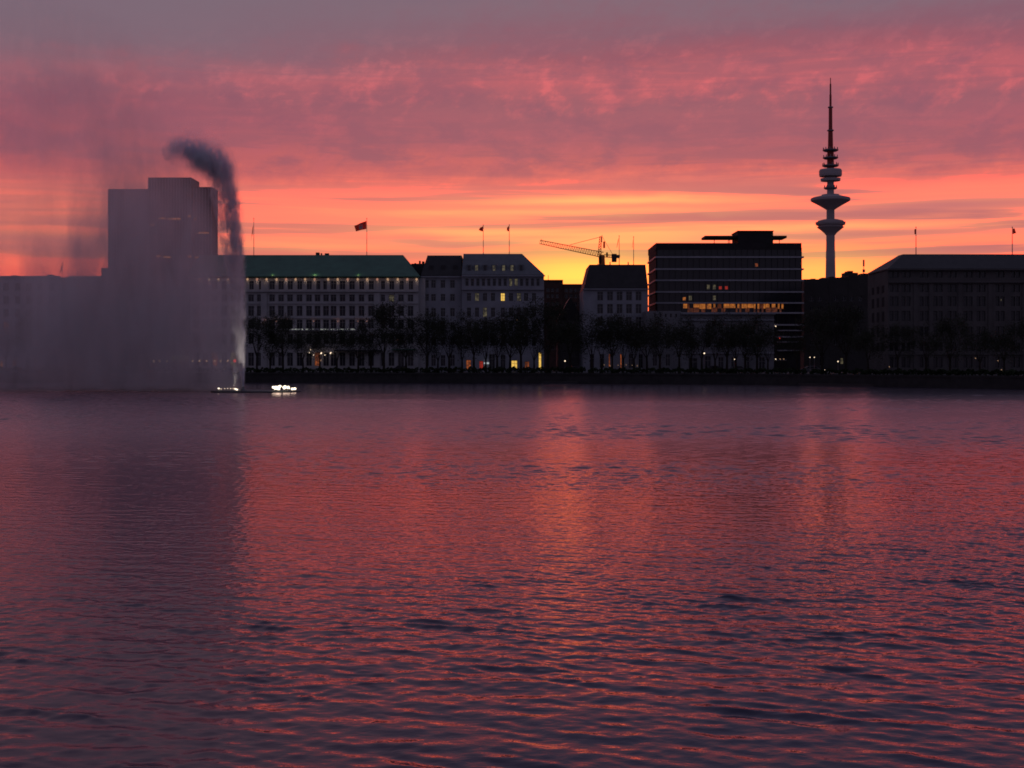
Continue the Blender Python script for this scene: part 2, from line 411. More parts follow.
    o = fast_mesh('water', V, Q, m)
    o['kind'] = 'structure'
    return o
water()

# ------------------------------------------------------------------ land
SHORE = [(-900, 300), (-300, 296), (0, 293), (512, 274), (740, 258), (880, 232), (1024, 212), (1350, 196), (1700, 190)]
def shore_y(px):
    return float(np.interp(px, [p for p, _ in SHORE], [y for _, y in SHORE]))
GZ = 2.0
pts = [(PX(px, y), y) for px, y in SHORE]
mb = MB()
for (x0, y0), (x1, y1) in zip(pts, pts[1:]):
    mb.face([(x0, y0 + 0.9, GZ), (x1, y1 + 0.9, GZ), (x1 * 1.0, 700, GZ), (x0, 700, GZ)])
xl, xr = pts[0][0], pts[-1][0]
mb.face([(xl, 700, GZ), (xr, 700, GZ), (9000, 9000, GZ), (-9000, 9000, GZ)])
mb.face([(xl, pts[0][1] + 0.9, GZ), (xl, 700, GZ), (-9000, 9000, GZ), (-9000, 300, GZ)])
mb.face([(xr, pts[-1][1] + 0.9, GZ), (9000, 190, GZ), (9000, 9000, GZ), (xr, 700, GZ)])
mb.build('ground', M['ground'])['kind'] = 'structure'
# road along the shore
mb = MB()
for (x0, y0), (x1, y1) in zip(pts, pts[1:]):
    mb.face([(x0, y0 + 13, GZ + .004), (x1, y1 + 13, GZ + .004), (x1, y1 + 22, GZ + .004), (x0, y0 + 22, GZ + .004)])
mb.build('road', M['asphalt'])['kind'] = 'structure'
# quay wall with coping
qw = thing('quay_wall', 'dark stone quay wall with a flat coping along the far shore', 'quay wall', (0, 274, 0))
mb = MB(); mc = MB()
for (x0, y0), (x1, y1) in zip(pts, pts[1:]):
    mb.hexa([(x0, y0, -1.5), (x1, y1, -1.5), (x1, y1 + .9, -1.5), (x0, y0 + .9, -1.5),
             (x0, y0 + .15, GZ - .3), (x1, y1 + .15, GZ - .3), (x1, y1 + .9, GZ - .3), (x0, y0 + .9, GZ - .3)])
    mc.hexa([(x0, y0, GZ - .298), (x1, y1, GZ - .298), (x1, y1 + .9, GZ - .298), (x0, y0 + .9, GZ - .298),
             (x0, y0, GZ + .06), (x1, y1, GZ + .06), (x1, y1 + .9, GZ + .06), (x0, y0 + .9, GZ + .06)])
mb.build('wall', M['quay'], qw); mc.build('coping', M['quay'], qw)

# ------------------------------------------------------------------ building kit
class Bld:
    def __init__(s, name, label, px0, px1, Y, depth, cat='building', gz=GZ):
        s.Y = Y; s.yb = Y + depth; s.gz = gz
        s.root = thing(name, label, cat, (PX((px0 + px1) / 2, Y), Y, gz))
        s.wins = []
    def x(s, p): return PX(p, s.Y)
    def z(s, p): return PZ(p, s.Y)
    def wall(s, px0, px1, ytop, material, windows=(), name='wall', ybot=None, glass=None, frame=None, rec=0.28, y=None, sub=None):
        """a block whose front has a real opening for each window (cx, y0, y1, w, material)"""
        Yf = s.Y if y is None else y
        x0, x1, z1 = s.x(px0), s.x(px1), s.z(ytop)
        z0 = s.gz - 0.3 if ybot is None else s.z(ybot)
        W_ = []
        for cx, wy0, wy1, w, mk in windows:
            a, b, c, d = s.x(cx - w / 2), s.x(cx + w / 2), s.z(wy1), s.z(wy0)
            if a > x0 + .05 and b < x1 - .05 and d < z1 - .02 and c > z0: W_.append((a, b, c, d, mk))
        xs = sorted({x0, x1, *[w[0] for w in W_], *[w[1] for w in W_]})
        zs = sorted({z0, z1, *[w[2] for w in W_], *[w[3] for w in W_]})
        xi = {v: i for i, v in enumerate(xs)}; zi = {v: i for i, v in enumerate(zs)}
        hole = np.zeros((len(xs), len(zs)), bool)
        for a, b, c, d, mk in W_: hole[xi[a]:xi[b], zi[c]:zi[d]] = True
        mb = MB()
        for i in range(len(xs) - 1):
            j = 0
            while j < len(zs) - 1:
                if hole[i, j]: j += 1; continue
                k = j
                while k < len(zs) - 1 and not hole[i, k]: k += 1
                mb.face([(xs[i], Yf, zs[j]), (xs[i + 1], Yf, zs[j]), (xs[i + 1], Yf, zs[k]), (xs[i], Yf, zs[k])]); j = k
        for a, b, c, d, mk in W_:
            y2 = Yf + rec + .1
            mb.face([(a, Yf, c), (a, y2, c), (a, y2, d), (a, Yf, d)]); mb.face([(b, Yf, c), (b, Yf, d), (b, y2, d), (b, y2, c)])
            mb.face([(a, Yf, d), (a, y2, d), (b, y2, d), (b, Yf, d)]); mb.face([(a, Yf, c), (b, Yf, c), (b, y2, c), (a, y2, c)])
        yb = s.yb
        mb.face([(x0, Yf, z0), (x0, Yf, z1), (x0, yb, z1), (x0, yb, z0)]); mb.face([(x1, Yf, z0), (x1, yb, z0), (x1, yb, z1), (x1, Yf, z1)])
        mb.face([(x0, yb, z0), (x0, yb, z1), (x1, yb, z1), (x1, yb, z0)]); mb.face([(x0, Yf, z1), (x1, Yf, z1), (x1, yb, z1), (x0, yb, z1)])
        o = mb.build(name, material, s.root)
        for w in W_: s.wins.append((w, Yf, rec, glass or M['glass'], frame or M['frame']))
        return o
    def windows_done(s, limit=100):
        """the widest, brightest hundred panes are parts of their own, the rest one part"""
        s.wins.sort(key=lambda w: (w[0][4] is None, -(w[0][3] + w[0][2]), abs(w[0][0])))
        rest = MB(); mats = []
        for i, ((a, b, c, d, mk), Yf, rec, gl, fr) in enumerate(s.wins):
            one = i < limit
            mb = MB() if one else rest
            y2 = Yf + rec
            mb.box(a + .002, b - .002, y2, y2 + .05, c + .002, d - .002, 0)
            fw = 0.07; w = b - a; h = d - c
            mb.box(a + .003, a + fw, y2 - .06, y2 - .001, c + .003, d - .003, 1)
            mb.box(b - fw, b - .003, y2 - .06, y2 - .001, c + .003, d - .003, 1)
            mb.box(a + fw, b - fw, y2 - .06, y2 - .001, d - fw, d - .003, 1)
            mb.box(a + fw, b - fw, y2 - .06, y2 - .001, c + .003, c + fw, 1)
            if w > 0.8: mb.box((a + b) / 2 - .035, (a + b) / 2 + .035, y2 - .055, y2 - .001, c + fw, d - fw, 1)
            if h > 1.4: mb.box(a + fw, b - fw, y2 - .05, y2 - .001, c + h * .66, c + h * .66 + .06, 1)
            if one: mb.build('window', [M[mk] if mk else gl, fr], s.root)
            else: lastm = [gl, fr]
        if rest.f:
            rest.build('window', lastm, s.root)['kind'] = 'stuff'
    def bar(s, name, px0, px1, ytop, ybot, out_, material, y=None, back=0.0):
        Yf = (s.Y if y is None else y)
        mb = MB(); mb.box(s.x(px0), s.x(px1), Yf - out_, Yf - .003 + back, s.z(ybot), s.z(ytop))
        return mb.build(name, material, s.root)
    def hip(s, name, ex0, ex1, eavey, rx0, rx1, ridgey, material, over=0.4, ridge_depth=3.0, in_=None):
        """roof seen from the front: eave from ex0 to ex1, ridge (or flat top) from rx0 to rx1"""
        mb = MB(); ze, zr = s.z(eavey), s.z(ridgey)
        ym = (s.Y + s.yb) / 2
        if in_ is None: top = (s.x(rx0) * 1.0, s.x(rx1), ym - ridge_depth / 2, ym + ridge_depth / 2)
        else: top = (s.x(rx0), s.x(rx1), s.Y + in_, s.yb - in_)
        # keep the photographed outline although the ridge stands further back
        k = top[2] / s.Y
        top = (top[0] * k, top[1] * k, top[2], top[3]); zr = EYE + (zr - EYE) * k
        e = (s.x(ex0) - over * 0, s.x(ex1), s.Y - over, s.yb + over)
        mb.box(e[0], e[1], e[2], e[3], ze - .002, ze + .22)
        mb.frustum(e, ze + .222, top, zr)
        return mb.build(name, material, s.root)
    def lamp(s, name, px, py, material, r=0.16, out_=0.35, y=None):
        mb = MB(); x, z = s.x(px), s.z(py); Yf = (s.Y if y is None else y)
        mb.lathe([(r * .5, z - r), (r, z - r * .3), (r, z + r * .5), (r * .4, z + r)], 8, (x, Yf - out_))
        mb.box(x - .03, x + .03, Yf - out_, Yf - .002, z + r, z + r + .06)
        return mb.build(name, material, s.root)

# ---- hotel with the green hip roof
H = Bld('grand_hotel', 'long white grand building with a green copper hip roof and lamps under its eaves', 190, 425, 316, 24)
cols = [196, 205, 214.5, 224, 233, 242, 251, 259, 272, 281, 290, 299.5, 309, 317.5, 326, 333.5, 342.5, 352, 361.5, 371, 383, 391.5, 401, 410.5]
rows = [(280.8, 289.5, 5.6), (294.5, 301.5, 5.6), (305.8, 316, 5.8), (319.5, 328.5, 5.8), (334, 344, 5.4), (352.5, 366, 5.8)]
wn = []
dimset = {(1, 21): 'lit_dim', (5, 13): 'lit_orange', (5, 8): None, (5, 4): 'lit_dim', (5, 2): 'lit_orange'}
for ri, (a, b, w) in enumerate(rows):
    for ci, c in enumerate(cols):
        wn.append((c, a, b, w - (1.6 if ci in (7, 20) else 0), dimset.get((ri, ci))))
H.wall(190, 418.5, 278, M['white_stone'], wn)
H.wall(418.5, 425, 278, M['white_stone'], [], name='corner_wall', y=H.Y + 1.2)
H.hip('roof', 188, 420, 277.3, 200, 403, 255, M['copper'], over=0.9, ridge_depth=1.6)
H.bar('cornice', 190, 418.5, 290.6, 292.0, 0.55, M['white_stone'])
H.bar('string_course', 190, 418.5, 302.9, 303.8, 0.22, M['white_stone'])
H.bar('string_course', 190, 418.5, 317.4, 318.4, 0.25, M['white_stone'])
H.bar('balcony', 284, 357, 329.6, 331.2, 1.2, M['white_stone'])
H.bar('awning', 335, 382, 350.0, 351.2, 1.6, M['slate'])
H.bar('awning', 392, 416, 349.0, 350.2, 1.4, M['copper'])
for c in (264, 377):
    H.bar('pilaster', c - 3, c + 3, 293, 371, 0.3, M['white_stone'])
lampx = [200, 209.5, 219, 228.5, 238, 248, 257.5, 267, 277, 286.5, 296, 305.5, 315, 328.5, 338, 348, 358, 367.5, 377.5, 388, 398, 407.5, 416.8]
for i, c in enumerate(lampx):
    H.bar('pilaster', c - 1.5, c + 1.5, 280.2, 290.4, 0.12, M['white_stone'])
    H.lamp('eave_lamp', c, 279.6, M['lamp_warm'] if i % 3 else M['lamp_pink'], r=0.25, out_=0.62)
for c in (265, 276.5, 286, 314, 338, 358, 367): H.lamp('wall_lamp', c, 321.5, M['lamp_pink'], r=0.06, out_=0.75)
for c in (241, 406, 397.5): H.lamp('wall_lamp', c, 340, M['lamp_pink'], r=0.06, out_=0.4)
def wash(px, py, out_, e, col, B_=None, up=0.0):
    B_ = B_ or H
    ld = bpy.data.lights.new('lamp_light', 'POINT'); ld.energy = e; ld.color = col; ld.shadow_soft_size = .12
    lo = bpy.data.objects.new('lamp_light', ld); COL.objects.link(lo); lo.parent = B_.root
    lo.location = (B_.x(px) - B_.root.location.x, -out_, B_.z(py) - B_.root.location.z)
for i, c in enumerate(lampx): wash(c, 281.3, .62, 2.6 + 1.2 * math.sin(i * 2.3), (1.0, .70, .48))
for c in (265, 276.5, 286, 314, 338, 358, 367): wash(c, 320.5, .75, 1.6 if c in (338, 265) else 1.0, (1.0, .45, .32))
for i, c in enumerate((273, 315, 358.5)):
    H.lamp('roof_lamp', c, 275.6, M['lamp_green'], r=0.07, out_=0.75)
    wash(c, 273.6, .35, (5, 12, 5)[i], (.75, .95, .45))
mb = MB(); random.seed(3)
for p in np.arange(285, 356, 1.15):
    if 304 < p < 306 or 313 < p < 322 and random.random() < .7 or random.random() < .3: continue
    s_ = random.uniform(.03, .10)
    mb = MB(); mb.box(H.x(p) - s_, H.x(p) + s_, H.Y - 1.32, H.Y - 1.26, H.z(329.4) - s_, H.z(329.4) + s_)
    mb.build('balcony_light', M['string_light'], H.root)
for c, y_, r_ in ((322, 353.3, .17), (331.5, 353.3, .17), (321.3, 360.5, .17), (311.5, 350, .12), (314, 355.3, .06), (325.5, 355.3, .06), (310, 353, .08)):
    H.lamp('door_lamp', c, y_, M['lamp_white'] if c != 321.3 else M['lamp_warm'], r=r_, out_=1.4)
# restaurant front glowing through the spray
H.bar('terrace_awning_glow', 172, 189, 355.5, 361, 0.5, M['lit_dim'])  # lamplit glow of the terrace awning, put in as an emitting bar
for c in (155, 161, 194, 201, 208, 216, 222, 229): H.lamp('terrace_lamp', c, 361, M['lamp_warm'], r=0.2, out_=1.5)
H.lamp('sign_lamp', 236, 361, M['lamp_red'], r=0.3, out_=1.5)
for a, b, c in ((316, 319.5, 253.6), (321, 322, 254.2), (325, 329, 254.4)):      # little stacks on the ridge
    mb = MB(); k = (H.Y + 12) / H.Y
    mb.box(H.x(a) * k, H.x(b) * k, H.Y + 11.5, H.Y + 12.5, EYE + (H.z(256) - EYE) * k, EYE + (H.z(c - 1) - EYE) * k)
    mb.build('chimney', M['slate'], H.root)
H.windows_done()

# ---- pale neighbour with the dark mansard
B = Bld('mansard_building', 'narrow pale building with dark mansard roof between green hip roof and grey hip roof', 425, 462, 318, 18)
wn = []
for ri, (a, b) in enumerate(((280, 288), (294, 301), (308, 316.5), (322, 330), (337, 345), (355, 366))):
    for c in (424.5 + 2, 433.5, 443, 452.5): wn.append((c, a, b, 4.6, None))
B.wall(421, 461.6, 277, M['pale_stone'], wn)
B.bar('cornice', 421, 461.6, 276.2, 277.6, 0.5, M['pale_stone'], back=1)
B.hip('roof', 421, 461.6, 276.2, 427.5, 461.5, 255.4, M['slate'], over=0.3, in_=3.0)
mb = MB(); mb.box(B.x(409), B.x(427.6), B.Y + 7, B.Y + 12, B.z(277), B.z(261.4)); mb.build('side_roof', M['slate'], B.root)
for a, b, c in ((412, 413.4, 260.4), (416.5, 418.2, 258.2), (419.6, 422, 258.8), (422.6, 424, 260), (424.8, 428, 256.4)):
    mb = MB(); mb.box(B.x(a), B.x(b), B.Y + 8, B.Y + 9.2, B.z(262), B.z(c)); mb.build('chimney', M['slate'], B.root)
for a, b, c in ((429, 433, 254.2), (446, 450, 254.0)):
    mb = MB(); mb.box(B.x(a), B.x(b), B.Y + 6, B.Y + 7.2, B.z(258), B.z(c) - .2); mb.build('chimney', M['slate'], B.root)
for c in (431, 443, 455):
    mb = MB(); mb.box(B.x(c - 2), B.x(c + 2), B.Y + .6, B.Y + 3, B.z(272), B.z(265)); mb.build('dormer', M['slate'], B.root)
B.windows_done()

# ---- building with the grey hip roof, dormers, shops
C = Bld('hip_roof_building', 'pale stone building with grey hip roof, lit dormers and glowing shop windows', 462, 545, 316, 22)
wn = []
for i, c in enumerate(np.linspace(467, 538, 14)): wn.append((c, 278.5, 286, 3.3, 'lit_dim' if i in (8, 9) else None))
for i, c in enumerate((469, 477, 485, 493, 502.8, 511, 519, 526, 534)):
    wn.append((c, 293, 301, 4.2, {4: 'lit_yellow', 6: 'lit_dim', 7: None, 1: 'lit_dim'}.get(i)))
    wn.append((c, 307.5, 317, 4.2, 'lit_dim' if i == 2 else None))
    wn.append((c, 322, 331, 4.2, None)); wn.append((c, 337, 346, 4.2, None))
for c, a, b, w, mk in ((468.5, 360, 369.5, 5, 'lit_orange'), (481.2, 361, 369.5, 4, 'lit_red'), (492, 354, 369, 6, None), (503, 355, 369, 5, None),
                       (514.3, 360.5, 370, 6, 'lit_yellow'), (527, 361.5, 368, 4.5, 'lit_orange'), (540, 352.5, 370, 2.8, 'lit_yellow')):
    wn.append((c, a, b, w, mk))
C.wall(461.8, 544, 276, M['pale_stone'], wn)
C.bar('cornice', 461.8, 545, 275.2, 276.6, 0.6, M['pale_stone'])
C.bar('cornice', 461.8, 544, 288.2, 290, 0.5, M['pale_stone'])
C.bar('string_course', 461.8, 544, 319, 320, 0.3, M['pale_stone'])
C.hip('roof', 461.8, 544, 275.3, 463.5, 522, 253.8, M['zinc'], over=0.3, in_=4.0)
for c, mk in ((469, None), (476.5, 'lit_dim'), (485, None), (494, 'lit_dim'), (503.6, 'lit_dim'), (512, 'lit_dim'), (521, None)):
    mb = MB(); x, z0, z1 = C.x(c), C.z(273), C.z(264.5)
    mb.box(x - .62, x + .62, C.Y + .5, C.Y + 4, z0, z1)
    d = mb.build('dormer', M['zinc'], C.root)
    mb = MB(); mb.box(x - .30, x + .30, C.Y + .44, C.Y + .497, z0 + .35, z1 - .15); mb.build('dormer_window', M[mk] if mk else M['glass'], d).location = (0, 0, 0)
C.bar('shop_sign', 484, 489, 362.4, 364, 0.7, emit('sign_white', srgb(190, 200, 205), 0.7))
for c, y_ in ((503, 319.3), (517, 320.2), (527, 320.2), (538, 320.2), (469, 335), (538, 335), (500, 337.5)): C.lamp('wall_lamp', c, y_, M['lamp_warm'], r=0.06)
C.windows_done()

# ---- low dark blocks behind the gap
D = Bld('gap_block', 'low dark office block far back in the gap under the yellow glow', 540, 590, 390, 20)
wn = []
for a, b in ((288, 292), (294, 298), (302, 306), (311, 316), (322, 328), (334, 340), (345, 350)):
    for c in np.arange(548, 582, 4.6): wn.append((c, a, b, 3.0, None))
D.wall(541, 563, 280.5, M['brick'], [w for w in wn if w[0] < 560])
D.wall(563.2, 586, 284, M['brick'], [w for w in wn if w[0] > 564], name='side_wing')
D.bar('parapet', 541, 563, 279.8, 281, 0.2, M['dark_stone'])
mb = MB(); mb.box(D.x(548.5), D.x(549), D.Y + 5, D.Y + 5.15, D.z(281), D.z(274)); mb.build('antenna', M['steel'], D.root)
D.windows_done()
G = Bld('gable_house', 'dark gabled house standing in the gap left of the pale mansard corner building', 556, 583, 330, 14)
G.wall(558, 583, 320, M['grey_stone'], [(c, a, a + 7, 4, None) for c in (564, 570.5, 577) for a in (325, 337, 350)])
mb = MB()
x0, x1, z0, z1 = G.x(557), G.x(583.5), G.z(320), G.z(297)
xm = (x0 + x1) / 2
mb.v = [(x0, G.Y - .2, z0), (x1, G.Y - .2, z0), (xm, G.Y - .2, z1), (x0, G.yb, z0), (x1, G.yb, z0), (xm, G.yb, z1)]
mb.f = [(0, 1, 2), (4, 3, 5), (0, 2, 5, 3), (1, 4, 5, 2), (0, 3, 4, 1)]; mb.mi = [0] * 5
mb.build('roof', M['slate'], G.root)
G.windows_done()

# ---- pale corner house with dark mansard, crane behind it
E = Bld('corner_house', 'pale corner house with tall dark flat-topped mansard roof below the crane', 582, 652, 312, 18)
wn = []
for a, b in ((291.5, 300.5), (304, 313.5), (317, 326), (331, 340)):
    for i, c in enumerate((600.2, 610, 619.6, 629, 638.6)): wn.append((c, a, b, 5.8, None))
for c, mk in ((592, None), (602, None), (609.5, 'lit_orange'), (621, 'lit_orange'), (631, None), (641, None)): wn.append((c, 354, 368, 4.6 if mk is None else 1.6, mk))
E.wall(583.5, 648, 289.5, M['pale_stone'], wn)
E.bar('cornice', 583, 649, 288.6, 289.8, 0.5, M['pale_stone'])
E.hip('roof', 584, 648, 288.7, 589.5, 645.5, 264.6, M['slate'], over=0.2, in_=1.6)
for c, y_, mk in ((604, 365, 'lamp_warm'), (610, 366, 'lamp_warm'), (618, 365.5, 'lamp_warm'), (626, 365, 'lamp_warm'), (632, 365.5, 'lamp_warm'), (637, 366, 'lamp_warm')): E.lamp('shop_lamp', c, y_, M[mk], r=.05, out_=.6)
for c in (612, 630.5):
    mb = MB(); mb.box(E.x(c) - .12, E.x(c) + .12, E.Y + 6, E.Y + 6.3, E.z(266), E.z(260)); mb.build('vent_pipe', M['steel'], E.root)
E.windows_done()

# ---- stone house in front of the office block
K = Bld('old_stone_house', 'low pale stone house with arched ground floor in front of the banded office block', 645, 775, 304, 14)
wn = []
for c in (655, 660.5, 665.8, 671, 676.3): wn.append((c, 313.5, 317.5, 2.2, None))
for c in (692, 708, 721, 733, 745, 760): wn.append((c, 324, 332.5, 5.2, None)); wn.append((c, 338, 347.5, 5.2, None))
for c in (655, 668): wn.append((c, 326, 335, 4.5, None)); wn.append((c, 340, 349, 4.5, None)); wn.append((c, 354, 366, 4.5, None))
for c, a, w in ((693, 358, 9), (708, 356, 6), (721, 357, 5.5), (734, 357, 5.5), (747, 357, 5.5), (762, 357, 6)): wn.append((c, a, 370, w, None))
K.wall(646, 681, 311, M['tree_shaded_stone'], [w for w in wn if w[0] < 680], name='side_wing')
K.wall(681.2, 774, 314, M['tree_shaded_stone'], [w for w in wn if w[0] > 681])
K.bar('cornice', 681.2, 775, 313, 314.4, 0.6, M['pale_stone'])
K.bar('cornice', 681.2, 774, 319.4, 320.6, 0.4, M['pale_stone'])
K.bar('string_course', 681.2, 774, 352.4, 353.6, 0.3, M['pale_stone'])
K.windows_done()

# ---- banded dark office block
O = Bld('office_block', 'dark glass office block with pale horizontal ledges and one row of amber windows', 648, 806, 325, 19)
lv = [243.5, 256.8, 268.8, 280.0, 291.6, 302.6, 312.6, 324.5, 336.5]
mb = MB(); mb.box(O.x(656.5), O.x(801), O.Y + .6, O.yb - .2, GZ, O.z(244.2)); mb.build('core', M['dark_panel'], O.root)
mb = MB(); mb.box(O.x(656), O.x(801.6), O.Y, O.yb, O.z(244.2) - 1.2, O.z(243)); mb.build('parapet', M['dark_panel'], O.root)
random.seed(12)
for i in range(1, 9):
    y0, y1 = lv[i - 1], lv[i]
    x1p = 801.5 if i < 8 else 801.5
    mb = MB(); mb.box(O.x(655.2), O.x(803.6), O.Y - .45, O.yb + .3, O.z(y1 + 1.15), O.z(y1 - .35))
    mb.build('ledge', M['ledge'], O.root)
    if i == 1: a_ = y0 + 4.2
    else: a_ = y0 + 1.25
    gl = MB(); fr = MB()
    for k, p in enumerate(np.arange(657.5, 799.5, 6.02)):
        q = p + 5.75
        mi = 0
        if i == 6 and 681 <= p < 781: mi = 1
        if i == 5 and k in (4,): mi = 5
        if i == 5 and k in (5, 9): mi = 2
        if i == 4 and k in (10, 11): mi = 3
        if i == 4 and k in (8, 9): mi = 2
        if i == 2 and k == 16: mi = 4
        zt, zb = O.z(a_), O.z(y1 - .45)
        if mi == 1:
            # lit room: the pane, with blinds drawn part way
            zc = zb + (zt - zb) * random.uniform(.38, .58); n_ = 3
            xa, xb = O.x(p), O.x(q); w_ = (xb - xa) / n_
            for u in range(n_):
                gl.box(xa + u * w_ + .001, xa + (u + 1) * w_ - .001, O.Y + .3, O.Y + .36, zc + .001, zt, random.choice((5, 5, 5, 6, 0)))
                gl.box(xa + u * w_ + .001, xa + (u + 1) * w_ - .001, O.Y + .3, O.Y + .36, zb, zc - .001, random.choice((6, 6, 0, 0)))
        elif mi in (2, 3, 4, 5):
            xm_ = O.x(p) + (O.x(q) - O.x(p)) * .5
            gl.box(O.x(p), O.x(q), O.Y + .36, O.Y + .42, zb, zt, 0)
            gl.box(xm_ - .32, xm_ + .32, O.Y + .3, O.Y + .35, zb + .45, zb + (1.15 if mi > 2 else 1.5), 5 if mi == 5 else mi)
        else: gl.box(O.x(p), O.x(q), O.Y + .3, O.Y + .36, zb, zt, mi)
        fr.box(O.x(q) + .002, O.x(q + .25), O.Y + .1, O.Y + .42, zb, zt)
    gl.build('window_band', [M['glass'], M['lit_amber'], M['lit_dim'], M['lit_red'], M['lit_orange'], M['amber_high'], M['amber_low']], O.root)
    fr.build('mullions', M['dark_frame'], O.root)
    mb = MB(); mb.box(O.x(656.2), O.x(656.2) + .08, O.Y + 1, O.yb - 1, O.z(y1 - .45), O.z(a_)); mb.build('side_window_band', M['dark_panel'], O.root)
mb = MB(); k = 1.02
mb.box(O.x(737) * k, O.x(772) * k, O.Y + 5, O.Y + 14, O.z(244), EYE + (O.z(232.2) - EYE) * k); mb.build('penthouse', M['dark_panel'], O.root)
mb = MB(); mb.box(O.x(736.5) * k, O.x(772.5) * k, O.Y + 4.8, O.Y + 14.2, EYE + (O.z(232.0) - EYE) * k, EYE + (O.z(231.2) - EYE) * k); mb.build('penthouse_roof', M['dark_panel'], O.root)
for a, b in ((704.5, 736.8), (772.2, 786)):
    mb = MB(); mb.box(O.x(a) * k, O.x(b) * k, O.Y + 5.5, O.Y + 12, EYE + (O.z(238.2) - EYE) * k, EYE + (O.z(236.0) - EYE) * k)
    cn = mb.build('canopy', M['dark_panel'], O.root)
for p in (714, 728, 729.5, 779):
    mb = MB(); mb.box(O.x(p) * k - .07, O.x(p) * k + .07, O.Y + 6, O.Y + 6.14, O.z(244), EYE + (O.z(238.1) - EYE) * k); mb.build('canopy_post', M['dark_panel'], O.root)
for c, y_, mk in ((775, 326.5, 'lamp_white'), (779, 338.5, 'lamp_red'), (775, 359.3, 'lamp_white'), (779.5, 359.3, 'lamp_warm'), (783, 359.3, 'lamp_warm')): O.lamp('wall_lamp', c, y_, M[mk], r=.09, out_=1.0)
mb = MB()
for a, b in ((326, 331), (338, 342.5), (346, 351)):
    mb.box(O.x(777), O.x(803), O.Y - .3, O.Y + .3, O.z(b), O.z(b) + .25)
mb.build('balcony', M['ledge'], O.root)
mb = MB(); mb.box(O.x(774.5), O.x(785.5), O.Y - 1.2, O.Y - .5, O.z(360.3), O.z(359.9)); mb.build('entrance_canopy', M['ledge'], O.root)

# ---- dark roofs behind the gap left of the right-hand block, tower rising behind
Q = Bld('stepped_block', 'dark stepped roofs in the gap below the television tower', 803, 868, 350, 22)
wn = [(c, a, a + 5, 4.2, None) for c in np.arange(812, 864, 8) for a in (296, 306, 317, 328, 340)] + [(822, 352, 366, 5, None), (831, 352, 366, 5, None), (842, 358, 364, 3, 'lit_dim')]
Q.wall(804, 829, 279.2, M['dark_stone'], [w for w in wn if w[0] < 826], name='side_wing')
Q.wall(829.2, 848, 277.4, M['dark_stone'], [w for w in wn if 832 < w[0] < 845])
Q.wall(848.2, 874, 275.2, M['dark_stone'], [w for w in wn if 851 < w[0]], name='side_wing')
for a, b, c, h in ((806, 811, 278.4, 280), (815, 819, 277.6, 280), (826, 829, 276.6, 280), (834, 838, 275.6, 278), (849, 862, 271.6, 276), (852, 857, 269.8, 272), (866, 872, 272.3, 276)):
    mb = MB(); mb.box(Q.x(a), Q.x(b), Q.Y + 4, Q.Y + 8, Q.z(h), Q.z(c)); mb.build('roof_hut', M['dark_stone'], Q.root)
mb = MB(); x = Q.x(868.8)
mb.box(x - .06, x + .06, Q.Y + 5, Q.Y + 5.12, Q.z(276), Q.z(258)); mb.box(x - .2, x + .2, Q.Y + 4.9, Q.Y + 5.2, Q.z(265), Q.z(258.4)); mb.box(x - .3, x + .3, Q.Y + 4.9, Q.Y + 5.2, Q.z(271), Q.z(268))
mb.build('antenna_mast', M['steel'], Q.root)
Q.windows_done()
for c, y_ in ((810, 357.4), (814.3, 357.4), (812.5, 367.2)):
    pass

# ---- big dark stone block on the right
I = Bld('stone_office_building', 'broad dark stone building with low hip roof and paired windows on the right', 888, 1110, 256, 14.5)
wn = []
pairs = [894, 906, 924, 938, 952, 968, 981, 1000, 1015.5, 1033, 1047, 1062, 1076, 1092]
for a, b in ((271.5, 277.5), (284.5, 292), (296.5, 306), (311, 321), (326.5, 336.5), (342.5, 351), (357, 367.5)):
    for i, c in enumerate(pairs):
        for s_ in (-2.5, 2.5): wn.append((c + s_, a, b, 3.9, 'lit_dim' if (b == 306 and i == 7 and s_ > 0 and False) else None))
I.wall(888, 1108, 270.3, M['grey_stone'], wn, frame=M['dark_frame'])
I.hip('roof', 887.2, 1110, 270, 903, 1085, 254.2, M['slate'], over=0.5, ridge_depth=3)
I.bar('cornice', 887.3, 1108, 281.2, 282.8, 0.6, M['grey_stone'])
I.bar('cornice', 887, 1108, 269.4, 270.4, 0.8, M['grey_stone'])
I.bar('string_course', 888, 1108, 353.5, 354.8, 0.3, M['grey_stone'])
for c in (915.5, 931, 960, 990, 1024): I.bar('pilaster', c - 2, c + 2, 283, 372, 0.18, M['grey_stone'])
mb = MB(); mb.box(I.x(1000.5), I.x(1002), I.Y + .2, I.Y + .26, I.z(301), I.z(299)); mb.build('room_light', M['lit_dim'], I.root)
for c, y_, mk in ((975, 358.5, 'lamp_warm'), (997.5, 361, 'lamp_warm'), (889, 367, 'lamp_warm'), (1001, 370, 'lamp_warm')): I.lamp('wall_lamp', c, y_, M[mk], r=.05)
for a, b in ((964, 968), (979, 982)):
    mb = MB(); mb.box(I.x(a), I.x(b), I.Y + 10, I.Y + 11, I.z(262), I.z(252.6)); mb.build('chimney', M['slate'], I.root)
for k_, yy in enumerate((2.6, 6.2, 9.8)):
    for a, b in ((284.5, 292), (296.5, 306), (311, 321), (326.5, 336.5), (342.5, 351)):
        mb = MB(); mb.box(I.x(888) - .05, I.x(888) - .003, I.Y + yy, I.Y + yy + 1.6, I.z(b), I.z(a)); mb.build('side_window', M['dark_panel'], I.root)
I.windows_done()

